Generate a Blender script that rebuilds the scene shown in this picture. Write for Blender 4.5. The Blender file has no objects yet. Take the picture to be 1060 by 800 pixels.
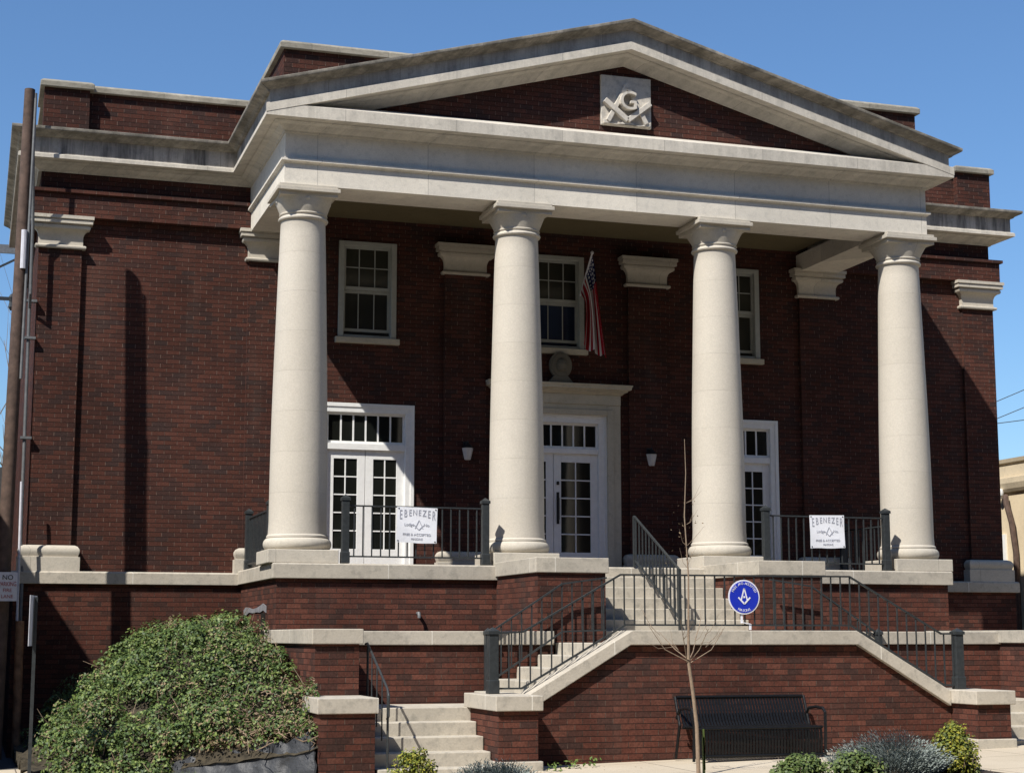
import bpy, bmesh, math, random
from mathutils import Vector, Matrix
random.seed(7)
R_ = math.radians
scene = bpy.context.scene
col = scene.collection

# ------------------------------------------------------------------ camera, sky, sun, exposure
cam_d = bpy.data.cameras.new('Camera'); cam = bpy.data.objects.new('Camera', cam_d); col.objects.link(cam)
cam.location = (-9.6433, -27.7817, 1.8993)
cam.rotation_euler = (R_(90 + 8.4324), 0, -R_(17.5978))
cam_d.sensor_fit = 'HORIZONTAL'; cam_d.sensor_width = 36; cam_d.lens = 1751.096 / 1060 * 36
cam_d.clip_start = .1; cam_d.clip_end = 3000
scene.camera = cam
SUN = Vector((1.35, 1.0, -1.98)).normalized()          # direction the light travels
w = bpy.data.worlds.new('World'); scene.world = w; w.use_nodes = True
nt = w.node_tree; nt.nodes.clear()
sky = nt.nodes.new('ShaderNodeTexSky'); sky.sky_type = 'NISHITA'; sky.sun_disc = False
sky.sun_elevation = math.asin(-SUN.z); sky.sun_rotation = math.atan2(-SUN.x, -SUN.y)
sky.air_density = 2.0; sky.dust_density = 0.0; sky.ozone_density = 12.0; sky.altitude = 4000
bg = nt.nodes.new('ShaderNodeBackground'); bg.inputs[1].default_value = .096
wo = nt.nodes.new('ShaderNodeOutputWorld')
nt.links.new(sky.outputs[0], bg.inputs[0]); nt.links.new(bg.outputs[0], wo.inputs[0])
sd = bpy.data.lights.new('Sun', 'SUN'); sd.energy = 5.0; sd.angle = R_(.5); sd.color = (1, .95, .87)
so = bpy.data.objects.new('Sun', sd); col.objects.link(so)
so.rotation_euler = SUN.to_track_quat('-Z', 'Y').to_euler(); so.location = (-30, -30, 40)
vs = scene.view_settings
scene.display_settings.display_device = 'sRGB'
vs.view_transform = 'Standard'; vs.look = 'None'; vs.gamma = 1; vs.exposure = 0.43; vs.use_curve_mapping = False
scene.render.resolution_x = 1024; scene.render.resolution_y = 772

# ------------------------------------------------------------------ material helpers
class G:
    def __init__(s, name):
        s.m = bpy.data.materials.new(name); s.m.use_nodes = True
        s.t = s.m.node_tree; s.b = s.t.nodes['Principled BSDF']
    def n(s, typ, ins=None, **kw):
        nd = s.t.nodes.new(typ)
        for k, v in kw.items(): setattr(nd, k, v)
        for k, v in (ins or {}).items(): s.set(nd.inputs[k], v)
        return nd
    def set(s, sock, v):
        if isinstance(v, bpy.types.NodeSocket): s.t.links.new(v, sock)
        elif isinstance(v, bpy.types.Node): s.t.links.new(v.outputs[0], sock)
        else: sock.default_value = (*v, 1) if (hasattr(v, '__len__') and len(v) == 3 and sock.type == 'RGBA') else v
    def math(s, op, a, b=0.0, c=0.0):
        return s.n('ShaderNodeMath', {0: a, 1: b, 2: c}, operation=op).outputs[0]
    def mix(s, f, a, b, blend='MIX'):
        nd = s.n('ShaderNodeMix', data_type='RGBA', blend_type=blend)
        s.set(nd.inputs[0], f); s.set(nd.inputs[6], a); s.set(nd.inputs[7], b); return nd.outputs[2]
    def ramp(s, f, stops, interp='LINEAR'):
        nd = s.n('ShaderNodeValToRGB', {0: f}); cr = nd.color_ramp; cr.interpolation = interp
        while len(cr.elements) < len(stops): cr.elements.new(.5)
        for e, (p, c) in zip(cr.elements, stops):
            e.position = p; e.color = (*c, 1) if len(c) == 3 else c
        return nd.outputs[0]
    def pos(s): return s.n('ShaderNodeNewGeometry').outputs['Position']
    def sep(s, v): return s.n('ShaderNodeSeparateXYZ', {0: v}).outputs
    def comb(s, x, y, z=0.0): return s.n('ShaderNodeCombineXYZ', {0: x, 1: y, 2: z}).outputs[0]
    def scale(s, v, sc): return s.n('ShaderNodeVectorMath', {0: v, 1: sc}, operation='MULTIPLY').outputs[0]
    def noise(s, v, sc, det=3.0, rough=.55):
        return s.n('ShaderNodeTexNoise', {'Vector': v, 'Scale': sc, 'Detail': det, 'Roughness': rough}).outputs[0]
    def out(s, color, rough=.8, bump=None, bd=.01, metal=0.0, spec=.3, bs=1.0):
        s.set(s.b.inputs['Base Color'], color); s.set(s.b.inputs['Roughness'], rough)
        s.set(s.b.inputs['Metallic'], metal); s.set(s.b.inputs['Specular IOR Level'], spec)
        if bump is not None:
            bn = s.n('ShaderNodeBump', {'Height': bump, 'Strength': bs, 'Distance': bd})
            s.t.links.new(bn.outputs[0], s.b.inputs['Normal'])
        return s.m

def wall_uv(g):
    ge = g.n('ShaderNodeNewGeometry'); p = g.sep(ge.outputs['Position']); n = g.sep(ge.outputs['True Normal'])
    side = g.math('GREATER_THAN', g.math('ABSOLUTE', n[0]), .7)
    u = g.math('ADD', g.math('MULTIPLY', p[0], g.math('SUBTRACT', 1.0, side)), g.math('MULTIPLY', p[1], side))
    return ge.outputs['Position'], g.comb(u, p[2]), u, p[2]

def brick_mat(name, mortar_a, mortar_b, tones, gain=1.0, bed_dark=False):
    g = G(name); pos, uv, u, z = wall_uv(g)
    br = g.n('ShaderNodeTexBrick', {'Vector': uv, 'Color1': (0, 0, 0), 'Color2': (1, 1, 1), 'Mortar': (.5, .5, .5), 'Scale': 1.0,
             'Mortar Size': .0048, 'Mortar Smooth': .25, 'Bias': 0.0, 'Brick Width': .205, 'Row Height': .0745}, offset=.5)
    rnd = g.sep(br.outputs[0])[0]
    fine = g.noise(pos, 42, 3, .65); mid = g.noise(pos, 2.1, 4, .6); big = g.noise(pos, .55, 3)
    v = g.math('ADD', rnd, g.math('MULTIPLY', g.math('SUBTRACT', mid, .5), .7))
    c = g.ramp(v, tones)
    c = g.mix(.7, c, g.mix(1.0, c, g.ramp(fine, [(.25, (.45, .45, .45)), (.75, (1.5, 1.5, 1.5))]), 'MULTIPLY'))
    c = g.mix(1.0, c, g.ramp(big, [(.3, (.72 * gain,) * 3), (.7, (1.18 * gain,) * 3)]), 'MULTIPLY')
    p3 = g.sep(pos); st = g.noise(g.comb(g.math('MULTIPLY', u, 1.3), g.math('MULTIPLY', z, .22)), 1.0, 5, .65)
    c = g.mix(g.ramp(st, [(.56, (0, 0, 0)), (.78, (.22, .22, .22))]), c, (.17, .12, .10))
    c = g.mix(g.ramp(g.noise(pos, 1.1, 5, .7), [(.55, (0, 0, 0)), (.75, (.5, .5, .5))]), c, (.035, .022, .019))
    m = g.ramp(g.noise(pos, 9.0, 4, .75), [(.42, mortar_a), (.60, mortar_b)])
    if bed_dark:
        row = g.math('FRACT', g.math('DIVIDE', z, .0745))
        bed = g.math('GREATER_THAN', g.math('ABSOLUTE', g.math('SUBTRACT', row, .5)), .42)
        m = g.mix(bed, m, (.026, .017, .015))
    c = g.mix(br.outputs[1], c, m)
    h = g.math('ADD', g.math('MULTIPLY', g.math('SUBTRACT', 1.0, br.outputs[1]), 1.0), g.math('MULTIPLY', fine, .35))
    return g.out(c, .92, h, .006, spec=.08)

TONES_A = [(.0, (.050, .031, .028)), (.25, (.060, .030, .025)), (.6, (.077, .032, .024)), (1.0, (.096, .040, .030))]
TONES_B = [(.0, (.056, .031, .026)), (.3, (.078, .034, .026)), (.65, (.104, .039, .028)), (1.0, (.128, .052, .037))]
M = {}
M['brick'] = brick_mat('red_brick', (.055, .038, .032), (.19, .130, .105), TONES_A, 1.0, True)
M['brick_base'] = brick_mat('dark_base_brick', (.035, .026, .021), (.12, .085, .068), TONES_B, 1.0, True)

def stone_mat(name, base, var=.12, grime=.0, streak=.0, joints=None, zj=None, rough=.85, lichen=0.0, jcol=None):
    g = G(name); pos = g.pos(); p = g.sep(pos)
    n1 = g.noise(pos, 1.3, 5, .6); n2 = g.noise(pos, 45, 3, .6); n3 = g.noise(pos, 9, 4, .65)
    lo = tuple(b * (1 - var) for b in base); hi = tuple(min(1, b * (1 + var)) for b in base)
    c = g.ramp(n1, [(.3, lo), (.7, hi)])
    c = g.mix(.35, c, g.mix(1.0, c, g.ramp(n2, [(.3, (.75,) * 3), (.7, (1.15,) * 3)]), 'MULTIPLY'))
    if grime:
        c = g.mix(g.ramp(n3, [(.5, (0, 0, 0)), (.75, (grime,) * 3)]), c, tuple(b * .45 for b in (base[0] * .9, base[1] * .95, base[2])))
    if streak:
        sv = g.comb(g.math('MULTIPLY', g.math('ADD', p[0], p[1]), 3.2), g.math('MULTIPLY', p[2], .35), 0.0)
        s1 = g.noise(sv, 1.6, 4, .7)
        c = g.mix(g.ramp(s1, [(.42, (0, 0, 0)), (.66, (streak,) * 3)]), c, (.055, .055, .055))
    if lichen:
        l = g.noise(g.scale(pos, (1, 1, 2.5)), 3.0, 5, .7)
        c = g.mix(g.ramp(l, [(.4, (0, 0, 0)), (.62, (lichen,) * 3)]), c, (.075, .07, .055))
    h = g.math('ADD', g.math('MULTIPLY', n2, .5), n3)
    if zj:
        z0, dz, wd = zj
        f = g.math('FRACT', g.math('DIVIDE', g.math('SUBTRACT', p[2], z0), dz))
        j = g.math('LESS_THAN', f, wd / dz); c = g.mix(g.math('MULTIPLY', j, .22), c, tuple(b * .5 for b in base))
        h = g.math('SUBTRACT', h, g.math('MULTIPLY', j, .5))
        ang = g.n('ShaderNodeTexWhiteNoise', {0: g.comb(g.math('FLOOR', g.math('DIVIDE', g.math('SUBTRACT', p[2], z0), dz)),
              g.math('FLOOR', g.math('DIVIDE', p[0], 1.7)))}, noise_dimensions='3D').outputs[0]
        c = g.mix(1.0, c, g.ramp(ang, [(0, (.975, .972, .965)), (1, (1.015, 1.015, 1.015))]), 'MULTIPLY')
    if joints:
        x0, dx, wd = joints
        f = g.math('FRACT', g.math('DIVIDE', g.math('SUBTRACT', g.math('ADD', p[0], g.math('MULTIPLY', p[1], 1.0)), x0), dx))
        j = g.math('LESS_THAN', f, wd / dx); c = g.mix(g.math('MULTIPLY', j, .6 if jcol is None else .85), c, jcol or tuple(b * .4 for b in base))
        bl = g.n('ShaderNodeTexWhiteNoise', {0: g.comb(g.math('FLOOR', g.math('DIVIDE', g.math('SUBTRACT', g.math('ADD', p[0], p[1]), x0), dx)), 3.0)}).outputs[0]
        c = g.mix(1.0, c, g.ramp(bl, [(0, (.86, .86, .86)), (1, (1.06, 1.05, 1.03))]), 'MULTIPLY')
    return g.out(c, rough, h, .003, spec=.25)

M['col_stone'] = stone_mat('column_limestone', (.525, .482, .412), .035, .06, zj=(3.39, .601, .006))
M['stone'] = stone_mat('limestone', (.51, .47, .40), .08, .25, joints=(.3, 1.55, .008))
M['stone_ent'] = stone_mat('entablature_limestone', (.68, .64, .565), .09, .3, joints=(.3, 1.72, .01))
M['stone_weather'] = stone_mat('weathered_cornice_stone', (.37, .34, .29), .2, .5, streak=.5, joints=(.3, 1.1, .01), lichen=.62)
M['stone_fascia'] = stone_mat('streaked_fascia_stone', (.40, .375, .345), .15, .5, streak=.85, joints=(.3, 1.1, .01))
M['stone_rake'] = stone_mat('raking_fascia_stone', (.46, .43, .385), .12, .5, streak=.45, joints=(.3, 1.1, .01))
M['coping'] = stone_mat('coping_stone', (.45, .41, .345), .14, .55, joints=(.15, 1.9, .012), jcol=(.68, .65, .58))
M['coping_old'] = stone_mat('mossy_coping_stone', (.34, .315, .26), .15, .5, joints=(.2, 1.2, .012), lichen=.35)
M['step'] = stone_mat('step_concrete', (.45, .41, .34), .14, .6)
M['plaque_stone'] = stone_mat('old_plaque_stone', (.15, .135, .105), .15, .5)
M['stone_trim'] = stone_mat('weathered_trim_limestone', (.59, .55, .48), .10, .35, streak=.22, joints=(.3, 1.72, .01))
M['carved'] = stone_mat('carved_stone', (.56, .52, .455), .1, .7)
M['dull_stone'] = stone_mat('porch_stone', (.50, .455, .36), .10, .3)
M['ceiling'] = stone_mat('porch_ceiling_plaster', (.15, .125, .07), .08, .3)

def flat(name, c, rough=.6, var=.1, sc=12, metal=0.0, spec=.4, bd=.002):
    g = G(name); pos = g.pos(); n = g.noise(pos, sc, 4, .6)
    return g.out(g.ramp(n, [(.3, tuple(x * (1 - var) for x in c)), (.7, tuple(min(1, x * (1 + var)) for x in c))]), rough, n, bd, metal, spec)
M['white'] = flat('white_paint', (.78, .78, .76), .5, .05)
M['window_paint'] = flat('window_paint', (.36, .37, .34), .6, .08)
M['iron'] = flat('black_iron', (.030, .034, .036), .45, .25, 20)
M['bench'] = flat('bench_black_coating', (.007, .0075, .0085), .42, .3, 30, spec=.25)
M['pipe_grey'] = flat('galvanised_pipe', (.13, .135, .14), .5, .2)
M['rust_pipe'] = flat('rusty_painted_pipe', (.30, .16, .085), .7, .5, 6)
M['wood_pole'] = flat('weathered_pole_wood', (.085, .055, .042), .85, .35, 8, bd=.006)
M['bark'] = flat('young_bark', (.24, .175, .12), .8, .2, 25)
M['twig'] = flat('dry_twig', (.26, .19, .13), .85, .3, 20)
M['wire'] = flat('wire_rubber', (.03, .03, .03), .6, .1)
M['plastic'] = flat('black_landscape_plastic', (.028, .030, .034), .55, .4, 7, bd=.02)
M['banner'] = flat('banner_vinyl', (.80, .81, .85), .5, .03)
M['ink'] = flat('grey_ink', (.38, .39, .44), .6, .05)
M['blue'] = flat('sign_blue', (.012, .03, .42), .45, .05)
M['sign_white'] = flat('sign_white', (.75, .76, .82), .45, .05)
M['plate'] = flat('sign_plate', (.55, .55, .60), .5, .1)
M['red'] = flat('sign_red', (.30, .02, .025), .5, .05)
M['black'] = flat('black_paint', (.012, .012, .012), .5, .1)
M['lamp_glass'] = flat('frosted_lamp_glass', (.55, .53, .50), .35, .05)
M['tan_wall'] = stone_mat('tan_stucco', (.66, .55, .38), .08, .2)
M['tan_trim'] = stone_mat('tan_trim_stone', (.58, .49, .35), .1, .3)
M['roof'] = flat('flat_roof_felt', (.06, .06, .06), .9, .2)
M['dark_board'] = flat('dark_board', (.02, .017, .014), .9, .3, 5)
M['porch_tile'] = flat('red_porch_tile', (.10, .06, .045), .7, .2)
M['soil'] = flat('dark_mulch', (.045, .032, .024), .95, .5, 30, bd=.03)
M['bank_soil'] = flat('bank_soil', (.045, .036, .022), .95, .5, 14, bd=.05)
M['tape'] = flat('grey_tape', (.22, .22, .235), .5, .3, 15)
def ground_mat():
    g = G('sidewalk_concrete'); pos = g.pos(); p = g.sep(pos)
    n1 = g.noise(pos, .8, 5, .6); n2 = g.noise(pos, 70, 2)
    c = g.ramp(n1, [(.3, (.45, .385, .29)), (.7, (.53, .46, .355))])
    c = g.mix(.4, c, g.mix(1.0, c, g.ramp(n2, [(.3, (.7,) * 3), (.7, (1.2,) * 3)]), 'MULTIPLY'))
    fx = g.math('FRACT', g.math('DIVIDE', p[0], 1.5)); fy = g.math('FRACT', g.math('DIVIDE', g.math('ADD', p[1], .2), 1.5))
    j = g.math('MAXIMUM', g.math('LESS_THAN', fx, .01), g.math('LESS_THAN', fy, .01))
    return g.out(g.mix(j, c, (.14, .115, .09)), .9, g.math('SUBTRACT', n2, j), .003, spec=.2)
M['sidewalk'] = ground_mat()
M['asphalt'] = flat('asphalt', (.05, .05, .052), .9, .25, 60, bd=.004)
M['dirt'] = flat('bare_ground', (.16, .13, .085), .95, .35, 3, bd=.03)
def leaf_mat(name, ramp, rough=.55, trans=.0):
    g = G(name); oi = g.n('ShaderNodeNewGeometry'); r = oi.outputs['Random Per Island']
    n = g.noise(oi.outputs['Position'], 3.0, 3)
    v = g.math('ADD', g.math('MULTIPLY', r, .65), g.math('MULTIPLY', n, .35))
    return g.out(g.ramp(v, ramp), rough, None, spec=.35)
M['ivy'] = leaf_mat('ivy_leaf', [(.12, (.020, .036, .010)), (.38, (.042, .078, .018)), (.62, (.085, .130, .030)), (.88, (.19, .23, .06))])
M['ivy_dry'] = leaf_mat('dry_leaf', [(.2, (.12, .085, .05)), (.8, (.27, .20, .12))], .8)
M['gold'] = leaf_mat('golden_leaf', [(.15, (.04, .062, .010)), (.5, (.13, .15, .016)), (.85, (.30, .27, .03))])
M['silver'] = leaf_mat('silver_leaf', [(.15, (.09, .115, .10)), (.5, (.17, .20, .18)), (.9, (.27, .30, .28))], .7)
M['green'] = leaf_mat('low_green_leaf', [(.15, (.030, .052, .014)), (.5, (.07, .105, .028)), (.9, (.14, .18, .045))])
M['weed'] = leaf_mat('weed_leaf', [(.2, (.06, .10, .02)), (.8, (.16, .22, .05))])
def glass_mat(name, c, rough=.06, spec=.6):
    g = G(name); pos = g.pos(); n = g.noise(pos, .9, 2)
    return g.out(g.ramp(n, [(.35, tuple(x * .7 for x in c)), (.65, tuple(x * 1.3 for x in c))]), rough, n, .004, spec=spec)
M['glass'] = glass_mat('dark_window_glass', (.010, .011, .009))
M['blind'] = glass_mat('glass_over_blind', (.035, .036, .028), .12)
M['glass_blue'] = glass_mat('glass_with_painted_blue_reflection', (.018, .028, .055), .1)  # bluish reflection in the pane put into the base colour
def flag_mat():
    g = G('flag_cloth'); uvn = g.n('ShaderNodeUVMap', uv_map='uv'); p = g.sep(uvn.outputs[0]); u, v = p[0], p[1]
    st = g.math('MODULO', g.math('FLOOR', g.math('MULTIPLY', v, 13)), 2.0)      # v=0 top
    c = g.mix(st, (.30, .012, .022), (.62, .60, .60))
    can = g.math('MULTIPLY', g.math('LESS_THAN', u, .4), g.math('LESS_THAN', v, 7 / 13))
    gx = g.math('SUBTRACT', g.math('FRACT', g.math('MULTIPLY', u, 20.0)), .5); gy = g.math('SUBTRACT', g.math('FRACT', g.math('MULTIPLY', v, 13.0)), .5)
    star = g.math('LESS_THAN', g.math('ADD', g.math('MULTIPLY', gx, gx), g.math('MULTIPLY', gy, gy)), .07)
    c = g.mix(can, c, g.mix(star, (.012, .016, .07), (.6, .6, .62)))
    return g.out(c, .8, g.noise(g.pos(), 200, 1), .001, spec=.1)
M['flag'] = flag_mat()

# ------------------------------------------------------------------ mesh helpers
def gz(x): return .385 + .023 * max(-14, min(14, x))      # the pavement rises gently to the right

class MB:
    def __init__(s): s.v = []; s.f = []
    def add(s, vs, fs):
        o = len(s.v); s.v += [tuple(p) for p in vs]; s.f += [tuple(i + o for i in f) for f in fs]; return s
    def box(s, x0, x1, y0, y1, z0, z1):
        return s.add([(x, y, z) for z in (z0, z1) for x, y in ((x0, y0), (x1, y0), (x1, y1), (x0, y1))],
                     [(3, 2, 1, 0), (4, 5, 6, 7), (0, 1, 5, 4), (1, 2, 6, 5), (2, 3, 7, 6), (3, 0, 4, 7)])
    def prism(s, poly, axis, a, b):
        n = len(poly); mk = {'y': lambda p, t: (p[0], t, p[1]), 'x': lambda p, t: (t, p[0], p[1]), 'z': lambda p, t: (p[0], p[1], t)}[axis]
        vs = [mk(p, a) for p in poly] + [mk(p, b) for p in poly]
        return s.add(vs, [tuple(range(n))[::-1], tuple(range(n, 2 * n))] + [(i, (i + 1) % n, n + (i + 1) % n, n + i) for i in range(n)])
    def tube(s, pts, r, n=8, cap=True):
        pts = [Vector(p) for p in pts]; rs = r if hasattr(r, '__len__') else [r] * len(pts); vs = []; fs = []
        t0 = (pts[1] - pts[0]).normalized(); up = Vector((0, 0, 1)) if abs(t0.z) < .9 else Vector((1, 0, 0)); a = t0.cross(up).normalized()
        for i, p in enumerate(pts):
            t = ((pts[min(i + 1, len(pts) - 1)] - pts[max(i - 1, 0)])).normalized()
            a = (a - t * a.dot(t)).normalized(); b = t.cross(a)
            for k in range(n):
                an = 2 * math.pi * k / n; vs.append(p + (a * math.cos(an) + b * math.sin(an)) * rs[i])
        for i in range(len(pts) - 1):
            for k in range(n): fs.append((i * n + k, i * n + (k + 1) % n, (i + 1) * n + (k + 1) % n, (i + 1) * n + k))
        if cap: fs += [tuple(range(n))[::-1], tuple(range((len(pts) - 1) * n, len(pts) * n))]
        return s.add(vs, fs)
    def bar(s, a, b, wx, wy=None):
        a, b = Vector(a), Vector(b); t = (b - a).normalized(); up = Vector((0, 0, 1)) if abs(t.z) < .95 else Vector((0, 1, 0))
        x = t.cross(up).normalized() * wx / 2; y = x.cross(t).normalized() * (wy or wx) / 2
        vs = [p + i * x + j * y for p in (a, b) for i, j in ((-1, -1), (1, -1), (1, 1), (-1, 1))]
        return s.add(vs, [(3, 2, 1, 0), (4, 5, 6, 7), (0, 1, 5, 4), (1, 2, 6, 5), (2, 3, 7, 6), (3, 0, 4, 7)])
    def lathe(s, cx, cy, prof, n=48):
        vs = []; fs = []; m = len(prof)
        for r, z in prof:
            for k in range(n):
                a = 2 * math.pi * k / n; vs.append((cx + r * math.cos(a), cy + r * math.sin(a), z))
        for i in range(m - 1):
            for k in range(n): fs.append((i * n + k, i * n + (k + 1) % n, (i + 1) * n + (k + 1) % n, (i + 1) * n + k))
        fs += [tuple(range(n))[::-1], tuple(range((m - 1) * n, m * n))]
        return s.add(vs, fs)
    def sweep(s, path, prof, closed=False):
        """prof: closed loop of (outward, z); outward is to the right of travel; mitred corners"""
        P = [Vector((p[0], p[1])) for p in path]; n = len(P); m = len(prof); nr = []
        seg = []
        for i in range(n if closed else n - 1):
            d = (P[(i + 1) % n] - P[i]).normalized(); seg.append(Vector((d.y, -d.x)))
        vs = []
        for i in range(n):
            if closed: a, b = seg[i - 1], seg[i]
            else: a, b = seg[max(i - 1, 0)], seg[min(i, n - 2)]
            mm = (a + b) / (1 + a.dot(b))
            for o, z in prof: vs.append((P[i].x + mm.x * o, P[i].y + mm.y * o, z))
        fs = []
        for i in range(n if closed else n - 1):
            j = (i + 1) % n
            for k in range(m): fs.append((i * m + k, i * m + (k + 1) % m, j * m + (k + 1) % m, j * m + k))
        if not closed: fs += [tuple(range(m)), tuple(range((n - 1) * m, n * m))[::-1]]
        return s.add(vs, fs)
    def build(s, name, mat, parent=None, smooth=False, bevel=0, uv=None, recalc=True):
        org = Vector((0, 0, 0)); q = parent
        while q is not None: org += q.location; q = q.parent
        me = bpy.data.meshes.new(name); me.from_pydata([Vector(p) - org for p in s.v], [], s.f)
        if recalc:
            bm = bmesh.new(); bm.from_mesh(me); bmesh.ops.recalc_face_normals(bm, faces=bm.faces); bm.to_mesh(me); bm.free()
        me.materials.append(M[mat] if isinstance(mat, str) else mat)
        if smooth:
            for p in me.polygons: p.use_smooth = True
            me.set_sharp_from_angle(angle=R_(35))
        o = bpy.data.objects.new(name, me); col.objects.link(o)
        if parent is not None: o.parent = parent
        if bevel:
            b = o.modifiers.new('bevel', 'BEVEL'); b.width = bevel; b.segments = 2; b.limit_method = 'ANGLE'; b.angle_limit = R_(40)
        return o

def tag(o, label=None, cat=None, group=None, kind=None):
    for k, v in (('label', label), ('category', cat), ('group', group), ('kind', kind)):
        if v: o[k] = v
    return o
def thing(name, loc, label, cat, group=None):
    o = bpy.data.objects.new(name, None); col.objects.link(o); o.location = loc; o.empty_display_size = .2
    return tag(o, label, cat, group)
def copy_tree(o, parent=None, dx=(0, 0, 0)):
    c = o.copy(); col.objects.link(c); c.location = Vector(o.location) + Vector(dx)
    if parent is not None: c.parent = parent
    for ch in list(o.children): copy_tree(ch, c)
    return c
def text_mb(txt, size, thick=.002, spacing=1.0):
    """letters as a mesh in the xz plane facing -y, centred on the origin"""
    cu = bpy.data.curves.new('t', 'FONT'); cu.body = txt; cu.size = size; cu.align_x = 'CENTER'; cu.align_y = 'CENTER'
    cu.extrude = thick / 2; cu.resolution_u = 4; cu.space_character = spacing
    o = bpy.data.objects.new('t', cu); col.objects.link(o)
    dg = bpy.context.evaluated_depsgraph_get(); dg.update()
    me = bpy.data.meshes.new_from_object(o.evaluated_get(dg))
    vs = [(v.co.x, -v.co.z, v.co.y) for v in me.vertices]; fs = [tuple(p.vertices) for p in me.polygons]
    bpy.data.objects.remove(o); bpy.data.curves.remove(cu); bpy.data.meshes.remove(me)
    return vs, fs
def put_text(mb, txt, size, x, y, z, sx=1.0, sz=1.0, rot=0.0, thick=.002, spacing=1.0, tx=None):
    vs, fs = text_mb(txt, size, thick, spacing); c, s_ = math.cos(rot), math.sin(rot); out = []
    for a, b, d in vs:
        a, d = a * sx, d * sz; q = (x + a * c - d * s_, y + b, z + a * s_ + d * c)
        out.append(tx(q) if tx else q)
    mb.add(out, fs)

# ------------------------------------------------------------------ the ground
def strip(name, mat, y0, y1, dz, xs=None, kind='structure', z_fix=None):
    xs = xs or [-900, -14, -10, -6, -2, 2, 6, 10, 14, 900]; mb = MB(); vs = []
    for x in xs:
        z = gz(x) + dz if z_fix is None else z_fix
        vs += [(x, y0, z), (x, y1, z)]
    mb.add(vs, [(2 * i, 2 * i + 2, 2 * i + 3, 2 * i + 1) for i in range(len(xs) - 1)])
    return tag(mb.build(name, mat), kind=kind)
strip('ground', 'dirt', -900, 900, -.18)
strip('sidewalk', 'sidewalk', -11.6, -4.0, 0)
kb = MB(); kb.box(-60, 60, -11.75, -11.6, -.3, .1)
for v in range(len(kb.v)):
    x, y, z = kb.v[v]; kb.v[v] = (x, y, z + gz(x) - .08)
tag(kb.build('kerb', 'step'), kind='structure')
strip('road', 'asphalt', -38, -11.75, -.12, [-60, -14, -6, 0, 6, 14, 60])
strip('sidewalk_far', 'sidewalk', -41.5, -38, -.02, [-60, -14, -6, 0, 6, 14, 60])
strip('planting_bed', 'soil', -11.55, -10.45, .004, [-1.6, 0, 1.35])
strip('planting_bed', 'soil', -11.2, -10.2, .004, [-5.8, -3.7])
strip('alley', 'asphalt', -4.0, 30, -.1, [-11.2, -10, -8.86])

# ------------------------------------------------------------------ the lodge building
XR, T = 8.86, 10.03
lodge = thing('lodge_building', (0, 0, .2), 'dark red brick temple building with four pale columns and a pediment', 'building')
FL = 2.95
def wall_openings(mb, x0, x1, z0, z1, y, ops, dep=.14):
    xs = sorted({x0, x1, *[o[0] for o in ops], *[o[1] for o in ops]}); zs = sorted({z0, z1, *[o[2] for o in ops], *[o[3] for o in ops]})
    for i in range(len(xs) - 1):
        for k in range(len(zs) - 1):
            cx, cz = (xs[i] + xs[i + 1]) / 2, (zs[k] + zs[k + 1]) / 2
            if any(o[0] < cx < o[1] and o[2] < cz < o[3] for o in ops): continue
            mb.add([(xs[i], y, zs[k]), (xs[i + 1], y, zs[k]), (xs[i + 1], y, zs[k + 1]), (xs[i], y, zs[k + 1])], [(0, 1, 2, 3)])
    for a, b, c, d in ops:
        mb.add([(a, y, c), (b, y, c), (b, y, d), (a, y, d), (a, y + dep, c), (b, y + dep, c), (b, y + dep, d), (a, y + dep, d)],
               [(0, 4, 5, 1), (1, 5, 6, 2), (2, 6, 7, 3), (3, 7, 4, 0)])
WIN = [(-3.91, -2.94, 6.93, 8.60), (-.485, .485, 6.93, 8.60), (2.94, 3.91, 6.93, 8.60)]
DR = [(-4.23, -2.6, FL, 5.79), (-.90, .90, FL, 5.76), (2.6, 4.23, FL, 5.79)]
mb = MB()
wall_openings(mb, -XR, XR, FL - .25, 10.05, 0, WIN + DR)
mb.add([(-XR, 0, FL - .25), (-XR, 0, 10.05), (-XR, 24, 10.05), (-XR, 24, FL - .25)], [(0, 1, 2, 3)])
mb.add([(XR, 0, FL - .25), (XR, 0, 10.05), (XR, 24, 10.05), (XR, 24, FL - .25)], [(0, 1, 2, 3)])
mb.add([(-XR, 24, FL - .25), (-XR, 24, 10.05), (XR, 24, 10.05), (XR, 24, FL - .25)], [(0, 1, 2, 3)])
mb.build('wall', 'brick', lodge, recalc=False)
# basement, set slightly proud
mb = MB(); mb.prism([(-XR - .17, 24), (-XR - .17, -.17), (-5.45, -.17), (-5.45, .3), (5.45, .3), (5.45, -.17), (XR + .17, -.17), (XR + .17, 24)], 'z', -.2, 2.73)
mb.build('basement_wall', 'brick_base', lodge)
mb = MB(); pr = [(-.15, 2.73), (.06, 2.73), (.06, 2.905), (.04, 2.93), (-.26, 2.935)]
mb.sweep([(-XR - .17, 20), (-XR - .17, -.17), (-5.54, -.17)], pr); mb.build('belt_course', 'coping', lodge, bevel=.008); mb = MB(); mb.sweep([(5.54, -.17), (XR + .17, -.17), (XR + .17, 20)], pr)
mb.build('belt_course', 'coping', lodge, bevel=.008)
# porch base and its coping
mb = MB(); mb.box(-5.49, 5.49, -3.52, -.01, -.2, 2.74); mb.build('porch_base', 'brick_base', lodge)
mb = MB(); mb.sweep([(-5.49, -.165), (-5.49, -3.52), (5.49, -3.52), (5.49, -.165)], [(-.5, 2.74), (.065, 2.74), (.065, 2.94), (.05, 2.96), (-.5, 2.965)])
mb.build('porch_coping', 'coping', lodge, bevel=.008)
mb = MB(); mb.box(-5.0, 5.0, -3.03, .13, 2.7, 2.955); mb.build('porch_floor', 'porch_tile', lodge)
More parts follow.
